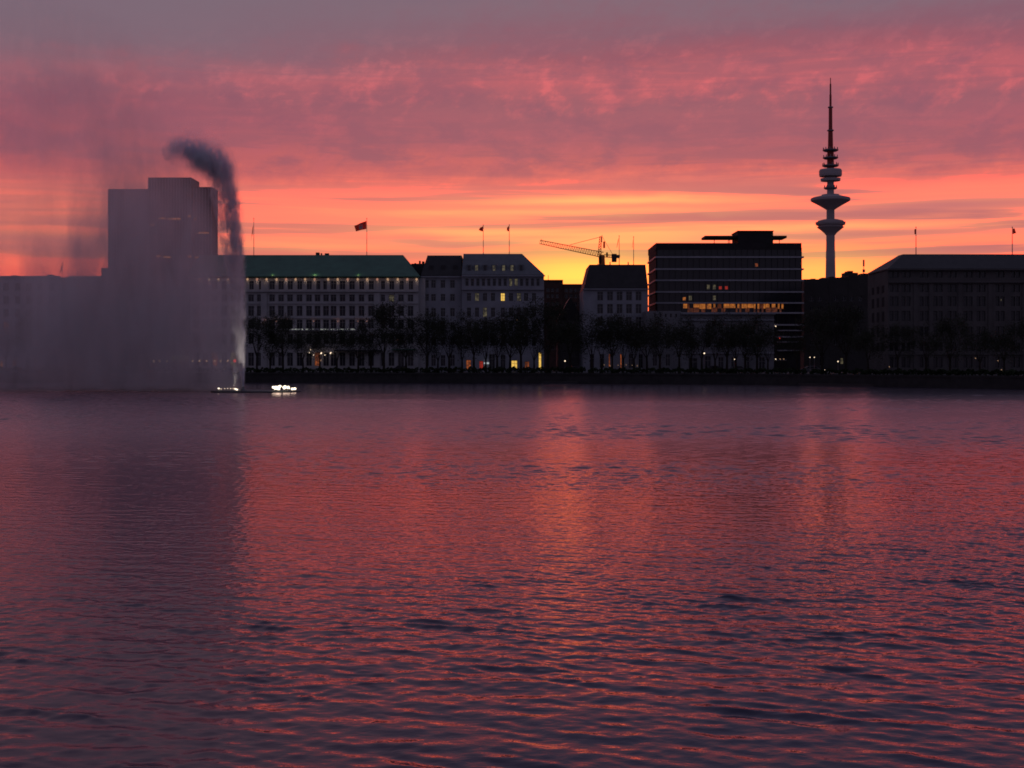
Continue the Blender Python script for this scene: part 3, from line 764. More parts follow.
# ---- left shore, behind the spray
L = Bld('spray_veiled_office', 'pale flat-roofed building half hidden by the spray at the left edge', -70, 62, 318, 20)
wn = [(c, a, a + 8, 5.2, {(6, 322): 'amber_low'}.get((int(round(c)), a))) for c in np.arange(-63, 60, 11.5) for a in (283, 296, 309, 322, 335)]
wn += [(1.5, 361, 368, 2, 'amber_high'), (14, 360, 366, 4, 'amber_low'), (28, 358, 369, 5, None), (47, 358, 369, 5, None)]
L.wall(-68, 60, 277, M['pale_stone'], wn)
L.bar('cornice', -69, 60.5, 276, 277.4, 0.5, M['pale_stone'])
for a, b, c in ((3, 9, 274), (20, 26, 274.6), (40, 44, 273.2)):
    mb = MB(); mb.box(L.x(a), L.x(b), L.Y + 5, L.Y + 8, L.z(277), L.z(c)); mb.build('chimney', M['slate'], L.root)
L.windows_done()
N = Bld('spray_veiled_house', 'dark house with an uneven roofline deep inside the spray', 62, 190, 320, 20)
wn = [(c, a, a + 8, 5, None) for c in np.arange(70, 186, 11) for a in (286, 299, 312, 325, 338)] + [(36 + 52, 356, 368, 4, None)]
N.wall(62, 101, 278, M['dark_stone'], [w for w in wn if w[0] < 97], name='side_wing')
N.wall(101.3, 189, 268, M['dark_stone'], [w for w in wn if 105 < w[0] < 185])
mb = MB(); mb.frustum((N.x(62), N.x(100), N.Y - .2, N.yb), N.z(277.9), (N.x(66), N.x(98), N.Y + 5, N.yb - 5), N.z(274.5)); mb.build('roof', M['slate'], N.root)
for c in (155, 161, 168, 182): N.lamp('wall_lamp', c, 361.5, M['lamp_warm'], r=.22, out_=1)
N.windows_done()

# ---- tall office tower far behind, in the spray
T = Bld('high_rise_tower', 'tall flat-topped high-rise of three staggered slabs rising behind the spray', 108, 218, 700, 14)
for a, b, c, nm, yy in ((108, 150, 189, 'slab', 0), (150.2, 193, 178.5, 'slab', -4), (193.2, 212, 187, 'slab', 0)):
    mb = MB(); mb.box(T.x(a), T.x(b), T.Y + yy, T.yb, GZ, T.z(c))
    sl = mb.build(nm, M['dark_panel'], T.root)
    gb = MB()
    for k, y_ in enumerate(np.arange(c + 4, 350, 4.1)):
        gb.box(T.x(a + 1), T.x(b - 1), T.Y + yy - .12, T.Y + yy - .01, T.z(y_ + 2.3), T.z(y_))
    o = gb.build('window_bands', M['glass'], sl); o.location = (0, 0, 0)
    sp_ = MB(); n = int((b - a) / 2.8)
    for k in range(n + 1):
        xx = T.x(a + .4) + (T.x(b - .4) - T.x(a + .4)) * k / n
        sp_.box(xx - .12, xx + .12, T.Y + yy - .4, T.Y + yy - .13, GZ, T.z(c + 1))
    o = sp_.build('fins', M['ledge'], sl); o.location = (0, 0, 0)
for a, b, y_, mk in ((161, 168, 218.5, 'lit_dim'), (170, 183, 219, 'lit_amber'), (190, 193, 216.5, 'lit_yellow'), (196, 199, 219, 'lit_amber'), (200, 211, 233, 'lit_amber'), (153, 157, 225, 'lit_amber'),
                     (159, 163, 256, 'lit_yellow'), (166, 173, 257, 'lit_amber'), (190, 194, 256.5, 'lit_yellow'), (197, 205, 257.5, 'lit_amber')):
    mb = MB(); mb.box(T.x(a), T.x(b), T.Y - 5.2, T.Y - 5.0, T.z(y_ + 1.6), T.z(y_)); mb.build('lit_window', M['amber_high'], T.root)

# ------------------------------------------------------------------ television tower
TY = 1350.0
TX = PX(830.5, TY)
tv = thing('television_tower', 'slender concrete television tower with two saucer pods and a tall red antenna', 'tower', (TX, TY, GZ))
def tz(y): return PZ(y, TY)
pxm = TY / F
def tpart(name, prof, material, n=28):
    mb = MB(); mb.lathe([(r * pxm, tz(y)) for r, y in prof], n, (TX, TY)); return mb.build(name, material, tv, smooth=False)
tpart('shaft', [(6.5, 372), (5.4, 300), (4.9, 276), (4.1, 233), (3.9, 210), (3.5, 196), (3.3, 182), (3.1, 176)], M['concrete'])
tpart('saucer_pod', [(4.2, 235.5), (6.2, 233), (9.5, 230.2), (13.0, 227.6), (13.3, 227), (12.2, 226.8), (12.2, 225.2), (14.2, 225), (14.8, 223.2), (14.8, 222.2), (12.8, 222), (12.8, 221), (7, 219.5), (4, 219.2)], M['concrete'], 36)
tpart('saucer_pod', [(4.2, 209.8), (6.5, 208.2), (11.5, 205.2), (18.3, 201.6), (19.4, 200.6), (19.4, 198.4), (18.6, 197.8), (9, 195.6), (8.5, 194.6), (4, 194.3)], M['concrete'], 36)
tpart('equipment_drum', [(3.4, 181.5), (9.6, 181), (9.8, 178.6), (5.0, 178.2), (5.0, 177.2), (10.8, 176.4), (11.2, 174.5), (11.2, 170.8), (10.4, 169.4), (3, 169.2)], M['concrete'], 32)
tpart('mast', [(3.6, 169.5), (3.3, 150), (2.6, 147), (2.3, 131), (1.9, 128), (1.8, 108), (1.8, 107)], M['antenna_red'], 14)
for y_, r_ in ((188.0, 6.6), (165.6, 8.2), (157.8, 7.6), (150.2, 7.8)):
    p_ = tpart('platform', [(2, y_ + 1.5), (r_ * .8, y_ + 1.3), (r_, y_ + .4), (r_, y_ - .5), (2, y_ - .7)], M['steel'])
    mb = MB()
    for k in range(10):
        a = 2 * math.pi * k / 10 + y_
        x, y = TX + r_ * .92 * pxm * math.cos(a), TY + r_ * .92 * pxm * math.sin(a)
        mb.box(x - .35, x + .35, y - .35, y + .35, tz(y_ - .4), tz(y_ - 2.6))
    o = mb.build('aerials', M['steel'], p_); o.location = (0, 0, 0)
for y_, r_ in ((130.5, 3.4), (107.3, 2.7)):
    tpart('mast_collar', [(1.5, y_ + .8), (r_, y_ + .5), (r_, y_ - .5), (1.5, y_ - .8)], M['steel'], 12)
tpart('antenna', [(1.15, 107), (1.1, 95), (0.85, 94), (0.8, 84), (.45, 83.5), (.4, 77.8)], M['antenna_red'], 10)

# ------------------------------------------------------------------ tower crane
CY = 400.0
def cp(px, py, y=CY): return np.array((PX(px, y), y, PZ(py, y)))
cr = thing('tower_crane', 'luffing tower crane with lattice jib over the dark mansard roof', 'crane', tuple(cp(602, 372)))
def lattice(a, b, w0, w1, n, r, name):
    mb = MB(); a, b = np.array(a, float), np.array(b, float)
    d = (b - a) / np.linalg.norm(b - a); u = np.cross(d, (0, 1, 0)); u /= np.linalg.norm(u)
    if u[2] < 0: u = -u
    v = np.array((0, 1.0, 0))
    def P(t_, i, j):
        w = w0 + (w1 - w0) * t_
        return a + (b - a) * t_ + u * w * i + v * w * .5 * j
    for i, j in ((0, -1), (0, 1), (1, -1), (1, 1)): mb.tube([P(0, i, j), P(1, i, j)], r, 4)
    for k in range(n):
        t0, t1 = k / n, (k + 1) / n
        for j in (-1, 1):
            mb.tube([P(t0, 0, j), P(t1, 1, j)], r * .6, 3); mb.tube([P(t1, 0, j), P(t1, 1, j)], r * .6, 3)
        mb.tube([P(t0, 0, -1), P(t1, 0, 1)], r * .6, 3)
    return mb.build(name, M['crane'], cr)
lattice(cp(602.2, 372), cp(602.2, 264), 1.3, 1.3, 26, .075, 'mast')
lattice(cp(602.5, 257.5), cp(539.5, 243.6), 1.5, 1.0, 26, .055, 'jib')
lattice(cp(600.8, 257), cp(601.5, 236.5), .9, .5, 8, .075, 'apex_tower')
lattice(cp(604, 257), cp(619, 258), .7, .7, 6, .07, 'counter_jib')
mb = MB(); mb.frustum((PX(599, CY), PX(605, CY), CY - .9, CY + .9), PZ(265, CY), (PX(599.6, CY), PX(604.4, CY), CY - .8, CY + .8), PZ(255, CY)); mb.build('slewing_unit', M['crane'], cr)
mb = MB(); mb.box(PX(598.4, CY), PX(601, CY), CY - 1.9, CY - .95, PZ(263.5, CY), PZ(256.5, CY)); mb.build('cab', M['dark_panel'], cr)
mb = MB(); mb.box(PX(611.8, CY), PX(616.5, CY), CY - .8, CY + .8, PZ(262, CY), PZ(254, CY)); mb.box(PX(616.6, CY), PX(619.8, CY), CY - .7, CY + .7, PZ(257.5, CY), PZ(255, CY)); mb.build('counterweight', M['dark_stone'], cr)
mb = MB(); mb.box(PX(606.2, CY), PX(607.8, CY), CY - .4, CY + .4, PZ(257, CY), PZ(252.5, CY)); mb.build('winch', M['dark_panel'], cr)
mb = MB(); mb.tube([cp(601.8, 236.6), cp(570, 244.8)], .07, 4); mb.tube([cp(602.2, 236.6), cp(613, 255)], .05, 4); mb.build('pendant_line', M['steel'], cr)
mb = MB(); mb.tube([cp(602, 242.4), cp(602, 235)], .09, 4); mb.tube([cp(541.5, 242), cp(541.5, 239)], .06, 4); mb.build('light_mast', M['steel'], cr)
mb = MB(); mb.box(PX(603.2, CY), PX(605, CY), CY - .3, CY + .3, PZ(248, CY), PZ(241.5, CY)); mb.build('pennant', M['flag'], cr)

# ------------------------------------------------------------------ flagpoles on the roofs
def flagpole(px, top, base, Y, label, flag, emblem=False, lean=0.0):
    """flag: outline as (px, py) corners along the hoist and the fly, draped with folds"""
    r = thing('flagpole', label, 'flagpole', (PX(px, Y), Y, PZ(base, Y)), 'flagpoles on the roofs along the shore')
    mb = MB(); mb.tube([(PX(px - lean, Y), Y, PZ(base, Y) - .6), (PX(px, Y), Y, PZ(top, Y))], [.09, .05], 6)
    mb.lathe([(.03, PZ(top, Y)), (.13, PZ(top, Y) + .12), (.03, PZ(top, Y) + .28)], 6, (PX(px, Y), Y))
    mb.build('pole', M['steel'], r)
    (h0, h1, f1, f0) = flag          # hoist top, hoist bottom, fly bottom, fly top
    mb = MB(); nu, nv = 12, 7
    ph = px * 1.7
    G_ = []
    for i in range(nu + 1):
        u = i / nu
        for j in range(nv + 1):
            v = j / nv
            x = (h0[0] * (1 - v) + h1[0] * v) * (1 - u) + (f0[0] * (1 - v) + f1[0] * v) * u
            y = (h0[1] * (1 - v) + h1[1] * v) * (1 - u) + (f0[1] * (1 - v) + f1[1] * v) * u
            y += .35 * math.sin(u * 7 + ph) * u
            G_.append((PX(x, Y), Y + .28 * u * math.sin(u * 9 + v * 2 + ph), PZ(y, Y)))
    mb.v = G_
    for i in range(nu):
        for j in range(nv):
            a = i * (nv + 1) + j
            mb.f.append((a, a + 1, a + nv + 2, a + nv + 1))
            e = emblem and 4 <= i <= 7 and (3 <= j <= 5 or (j == 2 and i in (4, 7)) or (j == 1 and i in (5, 6)))
            mb.mi.append(1 if e else 0)
    mb.build('flag', [M['flag'], M['flag_mark']], r, smooth=True)
    return r
k = 1.035
flagpole(253.8, 219, 255, H.Y * k, 'flagpole with limp hanging flag on green roof just right of the fountain jet', ((253.4, 224), (252.8, 233), (250.8, 241), (252.6, 228)))
flagpole(366.8, 219, 255, H.Y * k, 'flagpole with a large red flag flying left over the green roof', ((366.4, 220.8), (366.4, 229), (356, 231.2), (354.4, 225.5)), True)
flagpole(483.3, 225.5, 254, C.Y * k, 'flagpole with small red flag at left on the grey hip roof', ((483, 226), (483, 231.6), (478.6, 230.2), (480, 228)))
flagpole(509.3, 225.5, 254, C.Y * k, 'flagpole with small red flag near right end of grey hip roof', ((509, 225.5), (509, 231.6), (506.8, 230.6), (507, 228)))
flagpole(619.2, 236.5, 266, E.Y * k, 'flagpole with drooping flag just right of the crane', ((618.8, 237.5), (618.3, 242), (616.6, 248.5), (618, 240)))
flagpole(633.6, 237.5, 266, E.Y * k, 'flagpole with furled flag left of the banded office block', ((633.2, 239), (633, 243), (632.2, 248), (632.8, 241)))
flagpole(916, 228, 255, I.Y * k, 'thin flagpole with furled flag on left half of dark hip roof', ((915.7, 228.8), (915.7, 234), (914.6, 234.6), (914.8, 229.5)))
flagpole(1012.3, 228, 255, I.Y * k, 'flagpole with flag blowing right at the right edge of the photo', ((1012.7, 228.2), (1012.7, 234), (1015.8, 233.4), (1015.4, 229)))
flagpole(62.5, 263.5, 277, L.Y * k, 'short flagpole with flag on the roof at far left behind spray', ((62, 264.5), (61.8, 270), (59.6, 273.4), (61, 267)))

# ------------------------------------------------------------------ trees along the shore
def make_tree(seed, hgt, wid, leaves):
    rng = random.Random(seed); nr_ = np.random.default_rng(seed)
    tb = MB(); tips = []
    th = hgt * .28
    tb.tube([(0, 0, -.3), (.05, 0, th * .5), (0.02, .03, th)], [.30, .24, .19], 7)
    def branch(p, d, ln, r, depth):
        p = np.array(p, float); d = np.array(d, float); path = [p]; rad = [r]
        for s_ in range(3):
            d = d + nr_.normal(0, .16, 3) + np.array((0, 0, .05)); d /= np.linalg.norm(d)
            p = p + d * ln / 3; path.append(p); rad.append(r * (1 - .22 * (s_ + 1)))
        tb.tube(path, rad, 5 if depth < 2 else 3)
        if depth >= 3: tips.append(path[-1]); tips.append(path[-2]); return
        if depth >= 1: tips.append(path[2])
        for _ in range(rng.choice((2, 3, 3)) if depth else 3):
            q = path[rng.choice((2, 3, 3))]
            dd = d + nr_.normal(0, .55, 3); dd /= np.linalg.norm(dd)
            branch(q, dd, ln * rng.uniform(.58, .8), rad[-1] * .72, depth + 1)
    for k in range(5):
        a = k * 2 * math.pi / 5 + rng.uniform(-.4, .4)
        branch((0.02, .03, th * rng.uniform(.85, 1)), (math.cos(a) * .62, math.sin(a) * .62, 1.0), hgt * .27, .11, 0)
    tips = np.array(tips)
    zmax = np.percentile(tips[:, 2], 98); rmax = np.percentile(np.hypot(tips[:, 0], tips[:, 1]), 95)
    sc = np.array((wid / 2 / rmax, wid / 2 / rmax, hgt / zmax))
    V = np.array(tb.v)
    f = np.clip((V[:, 2] - th * .7) / (hgt * .25), 0, 1)[:, None]
    tb.v = [tuple(q) for q in V * (1 + (sc - 1) * f)]
    tips = tips * sc
    c = tips[nr_.integers(0, len(tips), leaves)] + nr_.normal(0, .55, (leaves, 3))
    u = nr_.normal(0, 1, (leaves, 3)); u /= np.linalg.norm(u, axis=1)[:, None]
    w = np.cross(u, nr_.normal(0, 1, (leaves, 3))); w /= np.linalg.norm(w, axis=1)[:, None]
    s_ = nr_.uniform(.06, .19, (leaves, 1))
    LV = np.stack([c - u * s_, c + w * s_ * .6, c + u * s_, c - w * s_ * .6], 1).reshape(-1, 3)
    return tb, LV
protos = []
for sd, h_, w_, n_ in ((1, 11.0, 9.4, 5600), (2, 10.2, 8.8, 4500), (3, 12.0, 10.2, 6600), (5, 9.5, 7.8, 3400), (8, 10.5, 8.4, 2200)):
    tb, LV = make_tree(sd, h_, w_, n_)
    me_t = bpy.data.meshes.new('trunk'); me_t.from_pydata(tb.v, [], tb.f); me_t.materials.append(M['bark'])
    me_c = bpy.data.meshes.new('crown'); me_c.from_pydata([tuple(q) for q in LV], [], [tuple(range(i * 4, i * 4 + 4)) for i in range(len(LV) // 4)]); me_c.materials.append(M['leaf'])
    protos.append((me_t, me_c))
TREES = [  # px, distance behind the quay, scale, kind, label
    (-42, 8, 1.0, 0, 'dark quayside tree outside the pale building at far left'),
    (6, 8, .95, 1, 'dark quayside tree behind the spray at the left edge'),
    (34, 9, 1.0, 2, 'second dark quayside tree from the left edge, dim behind spray'),
    (62, 8, 1.0, 3, 'third dark quayside tree from the left edge, dim behind spray'),
    (92, 8, 1.0, 0, 'quayside tree behind the thick spray below the left slab of the high-rise'),
    (122, 9, 1.0, 1, 'quayside tree behind the thickest part of the spray'),
    (150, 8, .95, 4, 'quayside tree behind spray left of the glowing terrace awning'),
    (182, 8, .9, 3, 'quayside tree behind spray beside the glowing terrace awning'),
    (212, 8, .95, 4, 'quayside tree behind the spray just left of the fountain jet'),
    (257, 8, 1.0, 0, 'dark tree just right of the fountain jet before the green-roofed building'),
    (283, 9, .98, 2, 'dark tree before the green-roofed building, second from the fountain jet'),
    (303, 7, .88, 1, 'dark tree just left of the lamps at the white building entrance'),
    (337, 8, .92, 3, 'dark tree just right of the lamps at the white building entrance'),
    (358, 9, .92, 1, 'dark tree below the large red flag'),
    (384, 8, 1.16, 2, 'tallest dark tree before the right end of the green-roofed building'),
    (427, 8, 1.05, 0, 'dark tree before the left half of the narrow mansard building'),
    (449, 9, 1.1, 3, 'dark tree before the right half of the narrow mansard building'),
    (474, 8, 1.14, 1, 'dark tree between the red shop light and the grey hip roof left end'),
    (497, 8, 1.08, 4, 'dark tree between the white shop sign and the bright yellow shop window'),
    (521, 9, 1.14, 0, 'dark tree between the bright yellow and the orange shop windows'),
    (548, 8, 1.18, 2, 'dark tree just right of the tall narrow lit shop window'),
    (570, 9, 1.08, 1, 'dark tree in front of the dark gabled house'),
    (592, 8, 1.05, 4, 'dark tree before the left corner of the pale corner house'),
    (612, 8, 1.0, 0, 'dark tree before the middle of the pale corner house'),
    (634, 9, 1.0, 3, 'dark tree before the right side of the pale corner house'),
    (660, 8, 1.05, 4, 'thin tree before left wing of the low stone house'),
    (679, 8, 1.0, 1, 'dark tree left of the dark doorway of the low stone house'),
    (702, 9, .98, 4, 'sparse tree just left of the lit street lamp on the quay'),
    (727, 8, 1.05, 4, 'sparse tree before the middle of the low stone house'),
    (745, 8, 1.0, 1, 'leafy tree before the middle right of the low stone house'),
    (768, 9, .80, 4, 'dark tree before the right end of the low stone house'),
    (797, 8, .72, 3, 'dark tree below the right ends of the office block ledges'),
    (822, 10, 1.02, 0, 'dark tree left under the television tower'),
    (846, 9, 1.0, 2, 'dark tree right under the television tower'),
    (868, 8, .96, 1, 'dark tree before the left corner of the broad dark stone building'),
    (898, 9, .9, 0, 'dark tree before the broad dark stone building, second from its left corner'),
    (926, 8, .95, 4, 'sparse tree before the broad dark stone building under the thin flagpole'),
    (950, 9, .95, 2, 'dark tree before the middle of the broad dark stone building'),
    (980, 8, .9, 3, 'dark tree before the broad dark stone building, third from the right edge'),
    (1004, 9, .9, 1, 'dark tree before the broad dark stone building, second from the right edge'),
    (1030, 8, .95, 0, 'dark tree cut by the right edge of the photo'),
    (1062, 9, .95, 2, 'dark quayside tree beyond the right edge of the photo')]
SECOND = [(270, 'between the two trees nearest the fountain jet'), (320, 'behind the entrance lamps of the green-roofed building'), (371, 'between the red flag and the tallest tree'),
    (406, 'before the right corner of the green-roofed building'), (438, 'before the middle of the narrow mansard building'), (462, 'where the mansard roof meets the grey hip roof'),
    (486, 'behind the white shop sign'), (510, 'above the bright yellow shop window'), (534, 'above the tall narrow lit shop window'), (602, 'left of the middle of the pale corner house'),
    (623, 'right of the middle of the pale corner house'), (647, 'where the pale corner house meets the low stone house'), (691, 'above the dark doorway of the low stone house'),
    (715, 'behind the left parked car before the low stone house'), (736, 'behind the grey parked car before the low stone house'), (757, 'before the last windows at right of the low stone house')]
for k_, (px, w_) in enumerate(SECOND): TREES.append((px, 12 + k_ % 3, .86 + .05 * (k_ % 4), (4, 3, 4, 1)[k_ % 4], 'thin second-row tree ' + w_))
for i, (px, off, sc, kd, lb) in enumerate(TREES):
    Y = shore_y(px) + off
    scl = sc * (1.0 if px < 850 else .82)
    r = thing('deciduous_tree', lb, 'tree', (PX(px, Y), Y, GZ), 'trees along the far quay')
    r.rotation_euler.z = i * 2.4; r.scale = (scl * .92, scl * .92, scl)
    for nm, me in zip(('trunk', 'crown'), protos[kd]):
        o = bpy.data.objects.new(nm, me); COL.objects.link(o); o.parent = r

# ------------------------------------------------------------------ clipped shrubs along the promenade
def hedge(px0, px1, off, h, label, seed):
    rng = np.random.default_rng(seed)
    V = []
    n = int((PX(px1, 270) - PX(px0, 270)) * 60)
    p = rng.uniform(px0, px1, n)
    Y = np.array([shore_y(q) for q in p]) + off + rng.normal(0, .35, n)
    prof = h * (0.8 + .16 * np.sin(p * .45 + seed) + .1 * np.sin(p * 1.3))
    z = GZ + prof * np.sqrt(rng.uniform(0, 1, n))
    c = np.stack([(p - 512) * Y / F, Y, z], 1)
    u = rng.normal(0, 1, (n, 3)); u /= np.linalg.norm(u, axis=1)[:, None]
    w = np.cross(u, rng.normal(0, 1, (n, 3))); w /= np.linalg.norm(w, axis=1)[:, None]
    s_ = rng.uniform(.12, .26, (n, 1))
    LV = np.stack([c - u * s_, c + w * s_, c + u * s_, c - w * s_], 1).reshape(-1, 3)
    o = fast_mesh('hedge', LV, np.arange(len(LV)).reshape(-1, 4), M['hedge'], smooth=False)
    tag(o, label, 'hedge', 'shrubs along the far quay')
hedge(-80, 232, 2.5, 1.2, 'low dark hedge on the far quay behind the spray', 1)
hedge(246, 418, 2.5, 1.1, 'low dark hedge on the quay below the green-roofed building', 2)
hedge(420, 585, 2.5, 1.25, 'low dark hedge on the quay below the glowing shop windows', 3)
hedge(588, 806, 2.5, 1.1, 'low dark hedge on the quay below the office block', 4)
hedge(810, 1080, 2.5, 1.0, 'low dark hedge on the quay below the broad dark stone building', 5)

# ------------------------------------------------------------------ landing stages (pale edged pontoons)
def pontoon(px0, px1, y, z, label):
    Y0, Y1 = shore_y(px0) - 2.0, shore_y(px1) - 2.0
    x0, x1 = PX(px0, Y0), PX(px1, Y1)
    r = thing('landing_stage', label, 'landing stage', ((x0 + x1) / 2, (Y0 + Y1) / 2, 0), 'floating landing stages at the far quay')
    mb = MB(); mb.hexa([(x0, Y0 - 1, -.3), (x1, Y1 - 1, -.3), (x1, Y1 + 1.4, -.3), (x0, Y0 + 1.4, -.3), (x0, Y0 - 1, .34), (x1, Y1 - 1, .34), (x1, Y1 + 1.4, .34), (x0, Y0 + 1.4, .34)])
    mb.build('hull', M['float'], r)
    mb = MB(); mb.hexa([(x0, Y0 - 1.1, .343), (x1, Y1 - 1.1, .343), (x1, Y1 + 1.4, .343), (x0, Y0 + 1.4, .343), (x0, Y0 - 1.1, .47), (x1, Y1 - 1.1, .47), (x1, Y1 + 1.4, .47), (x0, Y0 + 1.4, .47)])
    mb.build('deck', M['dark_stone'], r)
pontoon(800, 872, 0, 0, 'long low landing stage with pale deck edge below the television tower')
pontoon(542, 577, 0, 0, 'short low landing stage below the dark gabled house')

# ------------------------------------------------------------------ street lamps and cars on the shore road
def street_lamp(px, py, off, label, r_=.14):
    Y = shore_y(px) + off; x, z = PX(px, Y), PZ(py, Y)
    t_ = thing('street_lamp', label, 'street lamp', (x, Y, GZ), 'street lamps on the far quay')
    mb = MB(); mb.lathe([(.11, GZ), (.09, GZ + .8), (.05, GZ + .82), (.04, z - r_)], 8, (x, Y)); mb.build('post', M['steel'], t_)
    mb = MB(); mb.lathe([(.05, z - r_), (r_, z - r_ * .4), (r_ * 1.05, z + r_ * .4), (.04, z + r_)], 10, (x, Y)); mb.build('lantern', M['lamp_white'], t_)
    mb = MB(); mb.lathe([(r_ * 1.2, z + r_ + .003), (.03, z + r_ + .14)], 10, (x, Y)); mb.build('cap', M['steel'], t_)
street_lamp(704.3, 353.3, 11, 'lit street lamp left of the middle of the low stone house')
street_lamp(734.5, 359.3, 11, 'low lit street lamp right of the middle of the low stone house', .08)
street_lamp(810, 357.3, 11, 'left one of two lit street lamps below the television tower', .08)
street_lamp(814.3, 357.3, 11, 'right one of two lit street lamps below the television tower', .08)
street_lamp(838, 361.5, 11, 'orange lit street lamp right under the television tower', .10)
street_lamp(565, 361, 11, 'lit street lamp before the dark gabled house', .13)

def car(px, off, label, paint, lights=True, face=1):
    Y = shore_y(px) + off; x = PX(px, Y)
    c = thing('parked_car', label, 'car', (x, Y, GZ), 'cars on the shore road')
    prof = [(-2.15, .35), (-2.2, .75), (-1.9, .92), (-1.45, 1.0), (-.85, 1.42), (.55, 1.45), (1.2, 1.0), (2.0, .86), (2.2, .66), (2.15, .35)]
    mb = MB(); n = len(prof)
    for sgn in (-1, 1):
        b = len(mb.v)
        for (u, z) in prof: mb.v.append((x + face * u, Y + sgn * (.86 if z < 1.05 else .68), GZ + z))
        mb.f.append(tuple(range(b, b + n)) if sgn < 0 else tuple(reversed(range(b, b + n)))); mb.mi.append(0)
    for i in range(n): mb.f.append((i, (i + 1) % n, n + (i + 1) % n, n + i)); mb.mi.append(0)
    mb.build('body', paint, c)
    for u in (-1.35, 1.35):
        for sgn in (-1, 1):
            mb = MB(); k = 14
            for yy in (Y + sgn * .70, Y + sgn * .88):
                for q in range(k): mb.v.append((x + u + .32 * math.cos(q * 2 * math.pi / k), yy, GZ + .33 + .32 * math.sin(q * 2 * math.pi / k)))
            for q in range(k): mb.f.append((q, (q + 1) % k, k + (q + 1) % k, k + q)); mb.mi.append(0)
            mb.f.append(tuple(range(k))); mb.f.append(tuple(range(k, 2 * k))); mb.mi += [0, 0]
            mb.build('wheel', M['tyre'], c)
    mb = MB(); mb.hexa([(x + face * a, Y - .875, GZ + z) for a, z in ((-1.2, 1.03), (.95, 1.03), (.5, 1.36), (-.8, 1.36))] + [(x + face * a, Y - .80, GZ + z) for a, z in ((-1.2, 1.03), (.95, 1.03), (.5, 1.36), (-.8, 1.36))]); mb.build('side_window', M['glass'], c)
    for sgn in (-1, 1):
        mb = MB(); mb.box(*sorted((x + face * 2.08, x + face * 2.24)), Y + sgn * .62 - .12, Y + sgn * .62 + .12, GZ + .62, GZ + .76)
        mb.build('headlight', M['lamp_white'] if lights else M['glass'], c)
    return c
car(400.5, 16, 'dark car with lit headlights before the green-roofed building', M['car'], True, -1)
car(575, 16, 'dark car with lit headlights in the gap before the gabled house', M['car'], True, -1)
car(714, 15, 'dark parked car left before the low stone house', M['car'], False)
car(738, 15, 'dark grey parked car right before the low stone house', M['car2'], False)
car(812, 16, 'dark car with headlights on below the television tower', M['car2'], True, 1)

# ------------------------------------------------------------------ fountain
FY = 193.0
def fp(px, py, y=FY): return np.array((PX(px, y), y, PZ(py, y)))
fx = PX(243.5, FY)
fo = thing('fountain', 'tall lake fountain jet on a dark raft with bright floodlights', 'fountain', (fx, FY, 0))
mb = MB()
x0, x1 = PX(213, FY), PX(299.5, FY)
ring = []
n = 40
for k in range(n):
    a = 2 * math.pi * k / n
    ring.append(((x0 + x1) / 2 + (x1 - x0) / 2 * math.copysign(abs(math.cos(a)) ** .6, math.cos(a)), FY + 5.0 * math.copysign(abs(math.sin(a)) ** .6, math.sin(a))))
b0 = [(x, y, -.25) for x, y in ring] + [(x, y, .16) for x, y in ring] + [((x - (x0 + x1) / 2) * .985 + (x0 + x1) / 2, (y - FY) * .96 + FY, .22) for x, y in ring]
mb.v = b0
for l in range(2):
    for k in range(n): mb.f.append((l * n + k, l * n + (k + 1) % n, (l + 1) * n + (k + 1) % n, (l + 1) * n + k)); mb.mi.append(0)
mb.f.append(tuple(2 * n + k for k in range(n))); mb.mi.append(0)
mb.build('raft', M['float'], fo)
mb = MB(); mb.lathe([(.5, .15), (.42, .45), (.22, .5), (.16, .75), (.10, .75)], 16, (fx, FY)); mb.build('nozzle', M['steel'], fo)
def flood_at(px, y, z, s_, dim=False):
    x = PX(px, FY)
    mb = MB(); mb.lathe([(s_ * .5, z - s_ * .8), (s_, z - s_ * .5), (s_, z + s_ * .4), (s_ * .5, z + s_ * .75)], 10, (x, y))
    o = mb.build('floodlight', M['flood'] if not dim else M['lamp_white'], fo)
    mb = MB(); mb.lathe([(s_ * .35, .20), (s_ * .35, z - s_ * .78)], 6, (x, y)); q = mb.build('lamp_foot', M['steel'], o); q.location = (0, 0, 0)
random.seed(5)
for k_ in range(18):
    p = 275.0 + k_ * 1.22 + random.uniform(-.3, .3)
    flood_at(p, FY - 2.0 + random.uniform(-1.5, 1.5), .55 + .10 * math.sin(math.pi * k_ / 17) + random.uniform(-.14, .20), random.uniform(.13, .20))
for p, y_, z_, dm in ((217.2, 1.0, .48, False), (219, 1.4, .40, True), (222, 1.8, .44, True), (225, 1.8, .45, True), (228, 1.8, .45, True), (231, 1.6, .44, True), (234.2, .8, .42, False), (236.6, .2, .34, False)):
    flood_at(p, FY + y_, z_, .13 if not dm else .08, dm)

